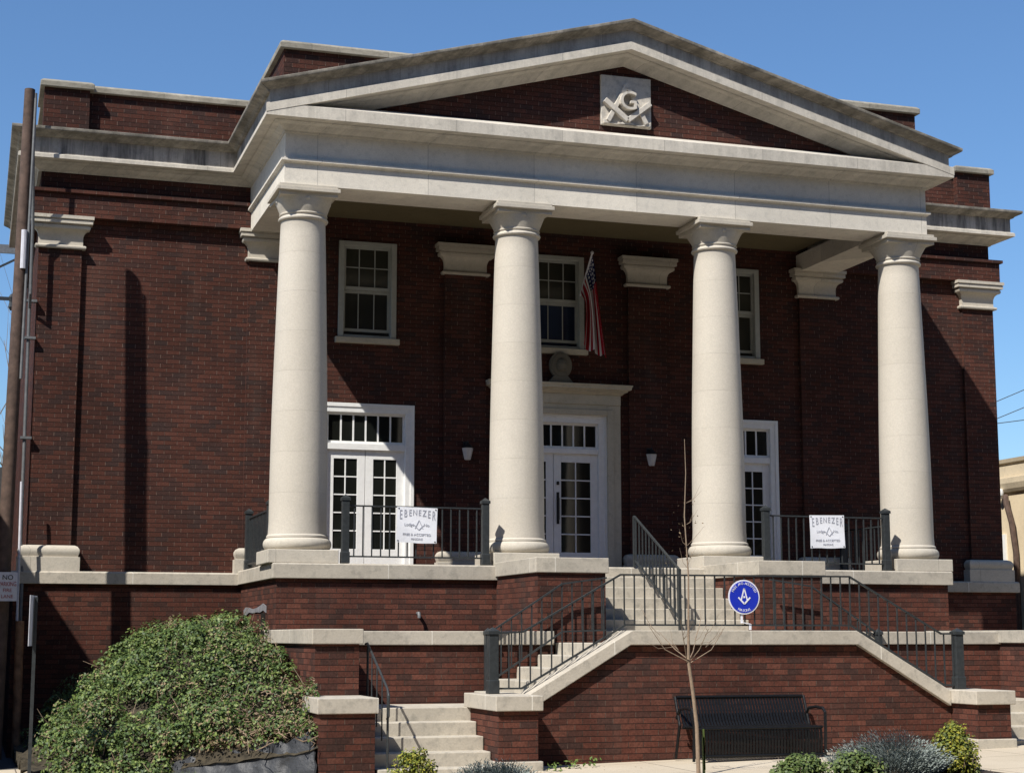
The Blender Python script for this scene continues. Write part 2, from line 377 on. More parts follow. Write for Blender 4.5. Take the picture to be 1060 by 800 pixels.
# brick bands of the wings
for nm, mt, pr in (('brick_band', 'brick', [(-.02, 8.65), (.14, 8.65), (.14, 9.03), (-.02, 9.03)]),
                   ('belt_moulding', 'brick', [(-.02, 9.03), (.19, 9.035), (.19, 9.09), (-.02, 9.095)])):
    mb = MB(); mb.sweep([(-XR, 6), (-XR, 0), (-5.44, 0)], pr); mb.build(nm, mt, lodge); mb = MB(); mb.sweep([(5.44, 0), (XR, 0), (XR, 6)], pr); mb.build(nm, mt, lodge)
# pilasters
CAPP = [(-.3, 8.12), (.05, 8.12), (.06, 8.135), (.06, 8.16), (.045, 8.175), (.012, 8.182), (.010, 8.28), (.014, 8.33), (.030, 8.38), (.055, 8.41), (.075, 8.43),
        (.105, 8.432), (.118, 8.455), (.118, 8.485), (.10, 8.50), (.10, 8.515), (.15, 8.517), (.15, 8.575), (.14, 8.578), (.14, 8.588), (.168, 8.59), (.168, 8.645), (-.3, 8.645)]
def pilaster(x, wd, label=None, base=True, zb=FL):
    mb = MB(); mb.box(x - wd / 2, x + wd / 2, -.068, .05, zb, 8.13); p = mb.build('pilaster', 'brick', lodge)
    c = MB(); sq = [(x - wd / 2, .0), (x - wd / 2, -.068), (x + wd / 2, -.068), (x + wd / 2, .0)]
    c.sweep(sq, [(max(o, -.06), z) for o, z in CAPP]); c.build('capital', 'stone', p, smooth=True)
    if base:
        b = MB(); b.sweep(sq, [(-.06, 2.93), (.14, 2.93), (.14, 3.15), (.11, 3.155), (.115, 3.18), (.13, 3.22), (.13, 3.27), (.10, 3.315), (.06, 3.335), (.0, 3.34), (-.06, 3.34)])
        b.build('pilaster_base', 'stone', p, smooth=True)
for s_ in (-1, 1): pilaster(s_ * (XR - .34), .68)
for s_ in (-1, 1): pilaster(s_ * 5.1, .74); pilaster(s_ * 1.7, .74)
# attic parapet
mb = MB()
for s_ in (-1, 1):
    a, b = sorted((s_ * (XR - .03), s_ * 5.46)); mb.box(a, b, 0.02, .3, 10.0, 10.79)
    a, b = sorted((s_ * (XR + .01), s_ * (XR - .71))); mb.box(a, b, -.12, .36, 10.0, 10.79)
    a, b = sorted((s_ * (XR - .03), s_ * (XR - .3))); mb.box(a, b, .3, 23.9, 10.0, 10.79)
    a, b = sorted((s_ * 5.46, s_ * 5.2)); mb.box(a, b, -3.08, .3, 10.0, 10.79)
    a, b = sorted((s_ * 5.2, s_ * 1.4)); mb.box(a, b, -3.08, -2.8, 10.0, 10.79)
par = mb.build('parapet', 'brick', lodge)
mb = MB(); cp = [(-.36, 10.79), (.07, 10.79), (.07, 10.88), (.03, 10.915), (-.15, 10.93), (-.36, 10.915)]
for s_ in (-1, 1):
    pth = [(-XR + .03, 22), (-XR + .03, 1.0), (-XR - .01, 1.0), (-XR - .01, -.12), (-XR + .71, -.12), (-XR + .71, .02), (-5.46, .02), (-5.46, -3.08), (-1.4, -3.08)]
    if s_ > 0: pth = [(-x, y) for x, y in pth][::-1]
    mb.sweep(pth, cp)
mb.build('parapet_coping', 'coping_old', par, bevel=.01)
mb = MB(); mb.box(-XR + .2, XR - .2, .25, 23.9, 10.02, 10.12); mb.box(-5.2, 5.2, -3.0, .25, 10.02, 10.12); mb.build('roof', 'roof', lodge)
# entablature of the porch
E_ = 5.46; EY = -3.336
mb = MB(); pth = [(-E_, 0), (-E_, EY), (E_, EY), (E_, 0)]
mb.sweep(pth, [(-.74, 8.606), (0, 8.606), (0, 8.93), (-.74, 8.93)]); mb.build('architrave', 'stone_ent', lodge)
mb = MB(); mb.sweep(pth, [(-.5, 8.93), (.018, 8.932), (.025, 8.945), (.055, 8.96), (.055, 8.995), (0.0, 9.0), (-.5, 9.0)]); mb.build('taenia', 'stone_ent', lodge)
mb = MB(); mb.sweep(pth, [(-.5, 9.0), (-.005, 9.0), (-.005, 9.5), (-.5, 9.5)]); mb.build('frieze', 'stone_ent', lodge)
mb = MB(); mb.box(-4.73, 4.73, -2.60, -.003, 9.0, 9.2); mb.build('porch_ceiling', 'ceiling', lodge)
# cornice: bed mould and corona all round, fascia and sima on the sides only
LX = -8.90
RX = 8.90
full = [(LX, 6.5), (LX, 0), (-E_, 0), (-E_, EY), (E_, EY), (E_, 0), (RX, 0), (RX, 6.5)]
bed = [(-.2, 9.40), (.012, 9.40), (.02, 9.43), (.06, 9.45), (.09, 9.475), (.11, 9.50), (.17, 9.515), (.19, 9.535), (-.2, 9.56)]
lip = [(-.1, 9.53), (.30, 9.545), (.325, 9.54), (.345, 9.545), (.345, 9.605), (.32, 9.62), (-.1, 9.63)]
corona = [(-.1, 9.53), (.30, 9.545), (.325, 9.54), (.345, 9.545), (.345, 9.725), (.325, 9.735), (.03, 9.865), (-.1, 9.865)]
mb = MB(); mb.sweep(full, bed); mb.build('bed_moulding', 'stone_trim', lodge, smooth=True)
t = MB(); t.sweep([(-E_, 0), (-E_, EY), (E_, EY), (E_, 0)], corona); m_ = len(corona); mb = MB()
mb.add(t.v[m_:3 * m_], [(k, (k + 1) % m_, m_ + (k + 1) % m_, m_ + k) for k in range(m_)] + [tuple(range(m_)), tuple(range(m_, 2 * m_))[::-1]]); mb.build('corona', 'stone_trim', lodge)
fascia = [(-.05, 9.60), (.285, 9.60), (.285, 9.91), (-.05, 9.91)]
sima = [(-.05, 9.90), (.31, 9.90), (.33, 9.905), (.345, 9.925), (.38, 9.945), (.43, 9.965), (.455, 9.98), (.46, 9.99), (.46, T), (.40, T + .02), (-.05, T + .06)]
def halves(prof, nm, mat, smooth=False):
    for sgn in (-1, 1):
        mb = MB()
        p1 = [(LX, 6.5), (LX, 0), (-E_, 0), (-E_, EY), (0, EY)] if sgn < 0 else [(0, EY), (E_, EY), (E_, 0), (RX, 0), (RX, 6.5)]
        t = MB(); t.sweep(p1, prof); m = len(prof); n = len(p1)
        if sgn < 0: keep = t.v[:4 * m]; segs = range(0, 3); caps = [tuple(range(m)), tuple(range(3 * m, 4 * m))[::-1]]
        else: keep = t.v[m:]; segs = range(0, 3); caps = [tuple(range(m)), tuple(range(3 * m, 4 * m))[::-1]]
        fs = [(i * m + k, i * m + (k + 1) % m, (i + 1) * m + (k + 1) % m, (i + 1) * m + k) for i in segs for k in range(m)] + caps
        mb.add(keep, fs); mb.build(nm, mat, lodge, smooth=smooth)
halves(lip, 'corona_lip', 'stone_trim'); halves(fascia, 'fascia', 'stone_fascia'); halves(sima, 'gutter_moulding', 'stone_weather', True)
# pediment: tympanum, raking cornice, gable roof
ZA = 11.643; SL = (ZA - T) / (E_ + .46)
def rz(x): return ZA - SL * abs(x)
mb = MB(); mb.prism([(-E_, 9.70), (E_, 9.70), (E_, rz(E_) - .42), (0, rz(0) - .42), (-E_, rz(E_) - .42)], 'y', EY + .03, EY + .3); mb.build('tympanum', 'brick', lodge)
def rake(prof, nm, mat, smooth=False, back=True):
    mb = MB(); vs = []; m = len(prof)
    for sx in (-1, 0, 1):
        for o, t in prof:
            x = sx * (E_ + o); vs.append((x, EY - o, rz(x) - t if sx else ZA - t))
    fs = [(i * m + k, i * m + (k + 1) % m, (i + 1) * m + (k + 1) % m, (i + 1) * m + k) for i in (0, 1) for k in range(m)]
    fs += [tuple(range(m)), tuple(range(2 * m, 3 * m))[::-1]]
    mb.add(vs, fs); return mb.build(nm, mat, lodge, smooth=smooth)
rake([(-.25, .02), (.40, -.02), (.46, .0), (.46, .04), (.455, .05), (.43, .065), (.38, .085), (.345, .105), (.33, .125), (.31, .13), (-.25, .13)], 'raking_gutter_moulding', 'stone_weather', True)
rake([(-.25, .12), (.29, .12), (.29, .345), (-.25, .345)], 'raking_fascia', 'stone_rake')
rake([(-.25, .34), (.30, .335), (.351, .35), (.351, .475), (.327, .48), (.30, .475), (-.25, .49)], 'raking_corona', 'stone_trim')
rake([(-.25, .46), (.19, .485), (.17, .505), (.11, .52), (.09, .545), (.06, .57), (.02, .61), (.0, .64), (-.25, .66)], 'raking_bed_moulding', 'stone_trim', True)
mb = MB(); mb.prism([(-E_ - .1, rz(E_ + .1) - .12), (0, ZA - .05), (E_ + .1, rz(E_ + .1) - .12), (E_ + .1, rz(E_ + .1) - .3), (-E_ - .1, rz(E_ + .1) - .3)], 'y', EY + .24, -2.9)
mb.build('gable_roof', 'roof', lodge)
# carved square and compasses panel
pl = MB(); pc, pz = 0.03, 10.405; PY = EY + .03
pl.box(pc - .43, pc + .43, PY - .05, EY + .05, pz - .415, pz + .415); plq = pl.build('carved_panel', 'carved', lodge, bevel=.012)
rl = MB(); yb = PY - .085
def barz(a, b, wd, y0=PY - .11, y1=PY - .04):
    a, b = Vector(a), Vector(b); d = (b - a).normalized(); n = Vector((-d.y, d.x)) * wd / 2
    rl.prism([tuple(a + n), tuple(b + n), tuple(b - n), tuple(a - n)], 'y', y0, y1)
barz((pc - .02, pz + .22), (pc - .33, pz - .36), .075); barz((pc + .02, pz + .22), (pc + .33, pz - .36), .075)          # compasses
barz((pc - .39, pz - .02), (pc + .0, pz - .33), .085, PY - .135); barz((pc + .39, pz - .02), (pc - .0, pz - .33), .085, PY - .135)   # square
rl.lathe(0, 0, [(.0, 0), (.055, 0), (.055, .07), (0, .07)], 16)
k = len(rl.v) - 64
for i in range(k, len(rl.v)):
    x, y, z = rl.v[i]; rl.v[i] = (pc + x, PY - .04 - z, pz + .24 + y)
rl.prism([(pc - .40, pz - .40)] + [(pc - .40 + .8 * t / 24, pz - .365 + .03 * math.cos(t / 24 * 4 * math.pi)) for t in range(25)] + [(pc + .40, pz - .40)], 'y', PY - .09, PY - .04)
rl.build('compasses_relief', 'carved', plq, bevel=.008)
gm = MB(); put_text(gm, 'G', .46, pc, PY - .11, pz - .03, .95, .95, thick=.13); gm.build('letter_relief', 'carved', plq)

# columns
CX = [-5.1, -1.7, 1.7, 5.1]; CY = -2.976
def column(x):
    shaft = []
    for i in range(25):
        t = i / 24; z = 3.36 + t * (8.10 - 3.36); r = .424 - .088 * (t ** 1.75) + .005 * math.sin(math.pi * min(1, t * 1.6)); shaft.append((r, z))
    prof = [(.455, 3.345), (.455, 3.37), (.434, 3.395)] + shaft[1:] + [(.338, 8.105), (.37, 8.112), (.378, 8.13), (.37, 8.15), (.35, 8.16), (.345, 8.2)]
    m = MB(); m.lathe(x, CY, prof, 64); c = m.build('column', 'col_stone', lodge, smooth=True)
    b = MB(); b.lathe(x, CY, [(.44, 3.15)] + [(.425 + .078 * math.sin(a), 3.25 - .092 * math.cos(a)) for a in [math.pi * k / 12 for k in range(1, 12)]] + [(.455, 3.345)], 56); b.build('column_base', 'stone', c, smooth=True)
    p = MB(); p.box(x - .518, x + .518, CY - .52, CY + .52, 2.962, 3.158); p.build('plinth', 'stone', c, bevel=.01)
    e = MB(); e.lathe(x, CY, [(.345, 8.185), (.362, 8.19), (.366, 8.205), (.352, 8.22)], 48)
    NA = 64; rows = []                              # bell that flares from a round neck to the abacus corners
    for q in range(10):
        t = q / 9; z = 8.215 + .235 * t; f = t ** 1.7; ring = []
        for k in range(NA):
            a = 2 * math.pi * k / NA; ca, sa = math.cos(a), math.sin(a)
            sq = .41 / ((abs(ca) ** 5 + abs(sa) ** 5) ** .2); swell = .02 * math.sin(math.pi * t)
            r_ = .352 * (1 - f) + sq * f + swell; ring.append((x + ca * r_, CY + sa * r_, z))
        rows += ring
    e.add(rows, [(q * NA + k, q * NA + (k + 1) % NA, (q + 1) * NA + (k + 1) % NA, (q + 1) * NA + k) for q in range(9) for k in range(NA)] + [tuple(range(NA))[::-1], tuple(range(9 * NA, 10 * NA))])
    for dx, dy in ((0, -1), (-1, 0), (1, 0), (0, 1)):   # rosette on each face
        n = 12; cp_ = Vector((x + dx * .45, CY + dy * .45, 8.41)); t = Vector((-dy, dx, 0)); vs = []
        for off, rr in ((-.08, .05), (-.045, .045), (-.03, .02)):
            for k in range(n):
                a = 2 * math.pi * k / n; vs.append(cp_ + Vector((dx, dy, 0)) * off + t * math.cos(a) * rr + Vector((0, 0, 1)) * math.sin(a) * rr * .8)
        e.add(vs, [(j * n + k, j * n + (k + 1) % n, (j + 1) * n + (k + 1) % n, (j + 1) * n + k) for j in (0, 1) for k in range(n)] + [tuple(range(2 * n, 3 * n))])
    e.build('capital', 'stone', c, smooth=True)
    a = MB(); poly = []
    h = .44
    for sx, sy, tx, ty in ((-1, -1, 1, 0), (1, -1, 0, 1), (1, 1, -1, 0), (-1, 1, 0, -1)):   # concave sided abacus
        for k in range(9):
            t = k / 8; q = Vector((sx, sy)) * h + Vector((tx, ty)) * 2 * h * t; nrm = Vector((ty, -tx)); bow = .05 * math.sin(math.pi * t)
            q = q - nrm * bow * .6; poly.append((x + q.x, CY + q.y))
    a.prism(poly, 'z', 8.43, 8.492)
    a.box(x - .477, x + .477, CY - .477, CY + .477, 8.492, 8.553); a.box(x - .445, x + .445, CY - .445, CY + .445, 8.553, 8.6); a.build('abacus', 'stone', c, bevel=.006)
    return c
c0 = column(CX[0])
for x in CX[1:]: copy_tree(c0, lodge, (x - CX[0], 0, 0))

# windows (sash), in the second storey
def window(o, glass_low, low_split):
    x0, x1, z0, z1 = o; m = MB(); F = .075
    m.box(x0 - .02, x0 + F, -.035, .12, z0, z1); m.box(x1 - F, x1 + .02, -.035, .12, z0, z1); m.box(x0 + F, x1 - F, -.035, .12, z1 - F, z1); m.box(x0 + F, x1 - F, -.02, .12, z0, z0 + .05)
    wn = m.build('window', 'window_paint', lodge, bevel=.006)
    a, b = x0 + F, x1 - F; zm = z0 + .86
    s1 = MB()
    for q in (a, b - .04): s1.box(q, q + .04, .025, .065, zm - .03, z1 - F)
    s1.box(a + .04, b - .04, .02, .066, zm - .03, zm + .03); s1.box(a + .04, b - .04, .025, .065, z1 - F - .045, z1 - F)
    for i in (1, 2):
        xx = a + (b - a) * i / 3; s1.box(xx - .008, xx + .008, .04, .055, zm + .03, z1 - F - .045)
    zz = (zm + z1 - F) / 2; s1.box(a + .04, b - .04, .042, .053, zz - .008, zz + .008); s1.build('upper_sash', 'window_paint', wn)
    s2 = MB()
    for q in (a, b - .04): s2.box(q, q + .04, .07, .105, z0 + .12, zm - .03)
    s2.box(a + .04, b - .04, .07, .106, z0 + .12, z0 + .17); s2.box(a + .04, b - .04, .07, .106, zm - .075, zm - .03)
    for i in range(1, low_split):
        xx = a + (b - a) * i / low_split; s2.box(xx - .008, xx + .008, .085, .098, z0 + .17, zm - .07)
    s2.build('lower_sash', 'window_paint', wn)
    g = MB(); g.box(a + .01, b - .01, .056, .062, zm, z1 - F); g.build('upper_pane', 'blind', wn)
    g = MB(); g.box(a + .01, b - .01, .1, .108, z0 + .05, zm); g.build('lower_pane', glass_low, wn)
    sl = MB(); sl.box(x0 - .07, x1 + .07, -.09, .1, z0 - .1, z0 - .002); sl.build('sill', 'dull_stone', wn, bevel=.006)
window(WIN[0], 'blind', 3); window(WIN[1], 'glass_blue', 3); window(WIN[2], 'blind', 3)
# French doors with a transom light
def leaf(m, x0, x1, z0, z1, y0, y1, st, bot, top, cols, rows, mun=.022):
    m.box(x0, x0 + st, y0, y1, z0, z1); m.box(x1 - st, x1, y0, y1, z0, z1)
    m.box(x0 + st, x1 - st, y0, y1, z0, z0 + bot); m.box(x0 + st, x1 - st, y0, y1, z1 - top, z1)
    a, b, c, d = x0 + st, x1 - st, z0 + bot, z1 - top
    for i in range(1, cols):
        x = a + (b - a) * i / cols; m.box(x - mun / 2, x + mun / 2, y0 + .006, y1 - .006, c, d)
    for i in range(1, rows):
        z = c + (d - c) * i / rows; m.box(a, b, y0 + .008, y1 - .008, z - mun / 2, z + mun / 2)
    return a, b, c, d
def door(o, tr, zl, npan, handle_side, panes='glass', dm=0.0):
    x0, x1, z0, z1 = o; F = .14; m = MB()
    m.box(x0, x0 + F, -.03, .13, z0, z1); m.box(x1 - F, x1, -.03, .13, z0, z1); m.box(x0 + F, x1 - F, -.03, .13, z1 - F, z1); m.box(x0 + F, x1 - F, -.015, .13, zl, tr)
    m.box(x0 - .015, x0 + .05, -.045, -.02, z0, z1 + .015); m.box(x1 - .05, x1 + .015, -.045, -.02, z0, z1 + .015); m.box(x0 + .05, x1 - .05, -.045, -.02, z1 - .05, z1 + .015)
    d = m.build('door', 'white', lodge, bevel=.005)
    a, b = x0 + F, x1 - F; t = MB(); q = leaf(t, a, b, tr, z1 - F, .03, .075, .035, .04, .04, npan, 1, .028); t.build('transom_light', 'white', d)
    gl = MB(); gl.box(q[0], q[1], .05, .058, q[2], q[3]); gl.build('transom_pane', panes, d)
    mid = (a + b) / 2 + dm; g = MB()
    for i, (l, r) in enumerate(((a, mid - .004), (mid + .004, b))):
        lf = MB(); q = leaf(lf, l, r, z0 + .01, zl, .035, .08, .135, .40, .15, 2, 5); ob = lf.build('door_leaf', 'white', d, bevel=.004)
        g = MB(); g.box(q[0], q[1], .054, .062, q[2], q[3]); g.build('leaf_pane', panes, d)
        if i in handle_side:
            hx = l + .07 if i == 1 else r - .07; h = MB(); h.box(hx - .022, hx + .022, .015, .036, 3.85, 4.40); h.bar((hx, -.02, 3.92), (hx, -.02, 4.30), .025); h.box(hx - .01, hx + .01, -.03, .02, 3.92, 3.95); h.box(hx - .01, hx + .01, -.03, .02, 4.27, 4.3)
            h.lathe(hx, .02, [(.02, 4.53), (.025, 4.54), (.025, 4.58), (.02, 4.59)], 10); h.build('handle', 'black', d)
    return d
door(DR[0], 5.13, 5.02, 6, ()); door(DR[1], 5.17, 5.08, 7, (1,), dm=-.06); door(DR[2], 5.13, 5.02, 6, ())
# brick soldier course over the side doors and the stone surround of the middle one
mb = MB(); mb.box(-1.16, -.905, -.07, .1, FL, 5.95); mb.box(.905, 1.16, -.07, .1, FL, 5.95); mb.box(-.905, .905, -.07, .1, 5.762, 5.95)
mb.box(-1.02, -.905, -.1, -.07, FL, 5.86); mb.box(.905, 1.02, -.1, -.07, FL, 5.86); mb.box(-.905, .905, -.1, -.07, 5.762, 5.86)
mb.box(-1.16, 1.16, -.09, .05, 5.95, 6.13)
ds = mb.build('door_surround', 'dull_stone', lodge, bevel=.006)
mb = MB(); mb.sweep([(-1.16, .0), (-1.16, -.09), (1.16, -.09), (1.16, .0)], [(-.08, 6.13), (.02, 6.13), (.05, 6.16), (.10, 6.18), (.10, 6.20), (.15, 6.215), (.155, 6.26), (.17, 6.27), (.17, 6.295), (-.08, 6.32)])
mb.build('door_cornice', 'dull_stone', ds, smooth=True)
# ventilation slots with a torn grey patch on the left side of the porch base
mb = MB(); mb.box(-5.50, -5.486, -2.62, -2.28, 1.95, 2.262); vo = mb.build('vent_slot', 'black', lodge); mb = MB(); mb.box(-5.50, -5.486, -.95, -.72, 1.95, 2.22); mb.build('vent_slot', 'black', lodge)
mb = MB(); rnd = random.Random(4)
pts = [(-2.72, 2.36), (-2.45, 2.40), (-2.2, 2.37), (-1.9, 2.345), (-1.5, 2.33), (-1.1, 2.36), (-.8, 2.37), (-.6, 2.33)]
low = [(-.62, 2.22), (-.85, 2.24), (-1.15, 2.285), (-1.5, 2.27), (-1.9, 2.28), (-2.2, 2.27), (-2.5, 2.30), (-2.74, 2.26)]
mb.prism(pts + low, 'x', -5.505, -5.493); mb.build('tape_patch', 'tape', vo)
mb = MB(); mb.tube([(-3.40, -3.51, 2.25), (-3.40, -3.60, 2.25), (-3.40, -3.62, 2.21), (-3.40, -3.62, 2.18)], .025, 8); mb.build('pipe_stub', 'pipe_grey', lodge, smooth=True)

# ------------------------------------------------------------------ stairs and terrace walls
STEP = 'step'
def steps(name, label, treads, mat='step', group=None):
    """treads: list of (x0,x1,y0,y1,z0,ztop)"""
    t = MB()
    for b in treads: t.box(*b)
    o = t.build(name, mat, bevel=.012); return tag(o, label, 'steps', group)
def cheek(sx):
    xa, xb = sorted((sx * 2.19, sx * 1.19)); nm = 'left' if sx < 0 else 'right'
    th = thing('cheek_wall', ((xa + xb) / 2, -4.5, .3), 'square brick cheek block with stone cap on the %s side of the upper porch stairs' % nm, 'wall')
    m = MB(); m.box(xa, xb, -5.46, -3.51, .3, 2.79); m.build('brickwork', 'brick_base', th)
    c = MB(); c.box(xa - .04, xb + .04, -5.5, -3.52, 2.79, 3.0); c.build('coping', 'coping', th, bevel=.01)
for s_ in (-1, 1): cheek(s_)
L2, L1 = 1.83, 1.03
tr = [(-1.18, 1.18, -5.38 + .29 * k, -3.58, L2 - .05 if k == 0 else L2 + .1614 * k - .03, L2 + .1614 * (k + 1)) for k in range(6)]
steps('upper_steps', 'pale stone steps rising from the upper landing to the porch between brick blocks', tr)
mb = MB(); mb.box(-1.95, 1.95, -7.12, -5.47, .3, L2); tag(mb.build('upper_landing', 'step', bevel=.01), 'pale stone landing behind the top rail of the front stair wall', 'landing')
for s_ in (-1, 1):
    tr = []
    for k in range(4):
        xa, xb = sorted((s_ * 1.95, s_ * (2.25 + .30 * (3 - k)))); tr.append((xa, xb, -7.10, -5.62, L1 - .05, L1 + (L2 - L1) / 5 * (k + 1)))
    nm = 'left' if s_ < 0 else 'right'
    steps('side_steps', 'pale steps climbing sideways behind the sloping %s end of the stair wall' % nm, tr)
    xa, xb = sorted((s_ * 1.96, s_ * 5.04)); m = MB(); m.box(xa, xb, -6.83, -5.63, .3, L1 - .001)
    tag(m.build('lower_landing', 'step', bevel=.01), 'stone landing at the top of the lower %s steps' % nm, 'landing')
    xa, xb = sorted((s_ * 3.56, s_ * 5.03)); g0 = gz(s_ * 4.2)
    tr = [(xa, xb, -6.83 - .31 * (k + 1), -6.80, g0 - .2, L1 - .165 * (k + 1)) for k in range(4)]
    steps('lower_steps', 'pale concrete steps at the %s end of the stair wall, rising from the pavement' % nm, tr)
    # terrace wall, side wall, outer pier
    th = thing('terrace_wall', (s_ * 3.5, -5.55, .3), 'low brick terrace wall with stone coping behind the %s landing' % nm, 'wall')
    xa, xb = sorted((s_ * 2.0, s_ * 5.06)); m = MB(); m.box(xa, xb, -5.56, -5.2, .2, 1.80); m.build('brickwork', 'brick_base', th)
    m = MB(); m.box(xa, xb, -5.61, -5.16, 1.80, 1.985); m.build('coping', 'coping', th, bevel=.01)
    th = thing('side_wall', (s_ * 5.35, -5.5, .3), 'brick wall with stone coping running from the porch to the %s lower steps' % nm, 'wall')
    xa, xb = sorted((s_ * 5.61, s_ * 5.06)); m = MB(); m.box(xa, xb, -7.1, -3.53, .2, 1.82); m.build('brickwork', 'brick_base', th)
    m = MB(); m.box(xa - .045, xb + .045, -7.15, -3.53, 1.82, 2.005); m.build('coping', 'coping', th, bevel=.01)
    th = thing('stair_pier', (s_ * 5.4, -7.6, .3), 'low square brick pier with stone cap on the outer side of the %s lower steps' % nm, 'pier')
    xa, xb = sorted((s_ * 5.73, s_ * 5.07)); g0 = gz(s_ * 5.4); m = MB(); m.box(xa, xb, -8.06, -7.11, g0 - .2, 1.02); m.build('brickwork', 'brick_base', th)
    m = MB(); m.box(xa - .035, xb + .035, -8.1, -7.11, 1.02, 1.2); m.build('coping', 'coping', th, bevel=.01)
    m = MB(); m.box(-5.0 if s_ < 0 else 2.2, -2.2 if s_ < 0 else 5.0, -5.19, -3.55, .2, 1.78); tag(m.build('terrace_soil', 'bank_soil'), kind='structure')
# front stair wall
sw = thing('stair_wall', (0, -7.3, .3), 'long front brick stair wall with stone coping sloping down at both ends', 'wall')
mb = MB(); mb.prism([(-3.04, .1), (3.04, .1), (3.04, 1.02), (1.62, 1.815), (-1.62, 1.815), (-3.04, 1.02)], 'y', -7.42, -7.13); mb.build('brickwork', 'brick_base', sw)
for s_ in (-1, 1):
    xa, xb = sorted((s_ * 3.55, s_ * 3.05)); m = MB(); m.box(xa, xb, -8.04, -6.72, gz(xa) + .12, 1.025); m.build('pier_brickwork', 'brick_base', sw)
    m = MB(); m.box(xa - .05, xb + .05, -8.1, -6.70, 1.025, 1.205); m.build('pier_cap', 'coping', sw, bevel=.01)
    m = MB(); m.box(xa - .05, xb + .05, -8.09, -7.3, gz(xa) - .2, gz(xa) + .125); m.build('pier_foot', 'step', sw, bevel=.01)
mb = MB(); up = [(-3.0, 1.19), (-1.6, 1.99), (1.6, 1.99), (3.0, 1.19)]; dn = [(3.0, .99), (1.62, 1.805), (-1.62, 1.805), (-3.0, .99)]
mb.prism(up + dn, 'y', -7.5, -7.09); mb.build('coping', 'coping', sw, bevel=.01)

# ------------------------------------------------------------------ railings
def post(parent, x, y, z0, z1, wd=.115, cap=True):
    m = MB(); m.box(x - wd / 2, x + wd / 2, y - wd / 2, y + wd / 2, z0, z1 - .06); p = m.build('post', 'iron', parent, bevel=.006)
    c = MB(); c.box(x - wd * .62, x + wd * .62, y - wd * .62, y + wd * .62, z1 - .06, z1 - .02); c.add([(x - wd * .6, y - wd * .6, z1 - .02), (x + wd * .6, y - wd * .6, z1 - .02), (x + wd * .6, y + wd * .6, z1 - .02), (x - wd * .6, y + wd * .6, z1 - .02), (x, y, z1 + .03)], [(0, 1, 4), (1, 2, 4), (2, 3, 4), (3, 0, 4)]); c.build('post_cap', 'iron', p)
    b = MB(); b.box(x - wd * .6, x + wd * .6, y - wd * .6, y + wd * .6, z0, z0 + .17); b.build('post_foot', 'iron', p, bevel=.01)
def rails(parent, pts_top, pts_bot, n, first=.5, wd=.016, th=.034):
    for nm, pts in (('top_rail', pts_top), ('bottom_rail', pts_bot)):
        if not pts: continue
        m = MB()
        for a, b in zip(pts, pts[1:]): m.bar(a, b, th, .022)
        m.build(nm, 'iron', parent)
    def at(pts, t):
        L = [0]
        for a, b in zip(pts, pts[1:]): L.append(L[-1] + math.hypot(b[0] - a[0], b[1] - a[1]))
        d = t * L[-1]
        for i in range(len(L) - 1):
            if d <= L[i + 1] + 1e-9:
                q = (d - L[i]) / (L[i + 1] - L[i]); return Vector(pts[i]).lerp(Vector(pts[i + 1]), q)
        return Vector(pts[-1])
    for k in range(n):
        t = (k + first) / n; a = at(pts_top, t); b = at(pts_bot, t) if pts_bot else Vector((a.x, a.y, a.z - .8))
        m = MB(); m.box(a.x - wd / 2, a.x + wd / 2, a.y - wd / 2, a.y + wd / 2, b.z, a.z); m.build('baluster', 'iron', parent)
# front stair rail on the stair wall coping
fy = -7.3
rr = thing('stair_railing', (0, fy, 1.9), 'long black iron railing along the top of the front stair wall', 'railing')
rails(rr, [(-3.4, fy, 1.95), (-3.0, fy, 1.97), (-1.68, fy, 2.70), (1.62, fy, 2.71), (3.0, fy, 1.95), (3.25, fy, 1.95)],
      [(-3.4, fy, 1.27), (-3.02, fy, 1.27), (-1.62, fy, 2.06), (1.62, fy, 2.06), (3.02, fy, 1.26), (3.25, fy, 1.26)], 47)
post(rr, -3.40, fy, 1.205, 2.0, .12); post(rr, 3.25, fy, 1.205, 2.0, .12)
# wall rail on the far side of each side flight
for s_ in (-1, 1):
    ry = -5.66 if True else 0; nm = 'left' if s_ < 0 else 'right'
    th = thing('flight_railing', (s_ * 2.4, ry, 1.9), 'black iron stair rail on the building side of the %s side flight' % nm, 'railing')
    rails(th, [(s_ * 3.0, ry, 1.93), (s_ * 1.9, ry, 2.63), (s_ * 1.25, ry, 2.72)], [(s_ * 3.0, ry, 1.27), (s_ * 1.9, ry, 1.98), (s_ * 1.25, ry, 2.0)], 12)
    post(th, s_ * 2.97, ry, 1.03, 2.0, .085)
# rail in the middle of the upper steps
th = thing('step_railing', (0, -4.5, 2.9), 'iron handrail with balusters down the middle of the upper porch steps', 'railing')
rails(th, [(0, -3.58, 3.74), (0, -5.3, 2.86)], [(0, -3.62, 3.06), (0, -5.3, 2.16)], 13, wd=.018)
m = MB(); m.box(-.02, .02, -3.6, -3.56, 2.97, 3.74); m.build('post', 'iron', th); m = MB(); m.box(-.02, .02, -5.32, -5.28, 1.84, 2.87); m.build('post', 'iron', th)
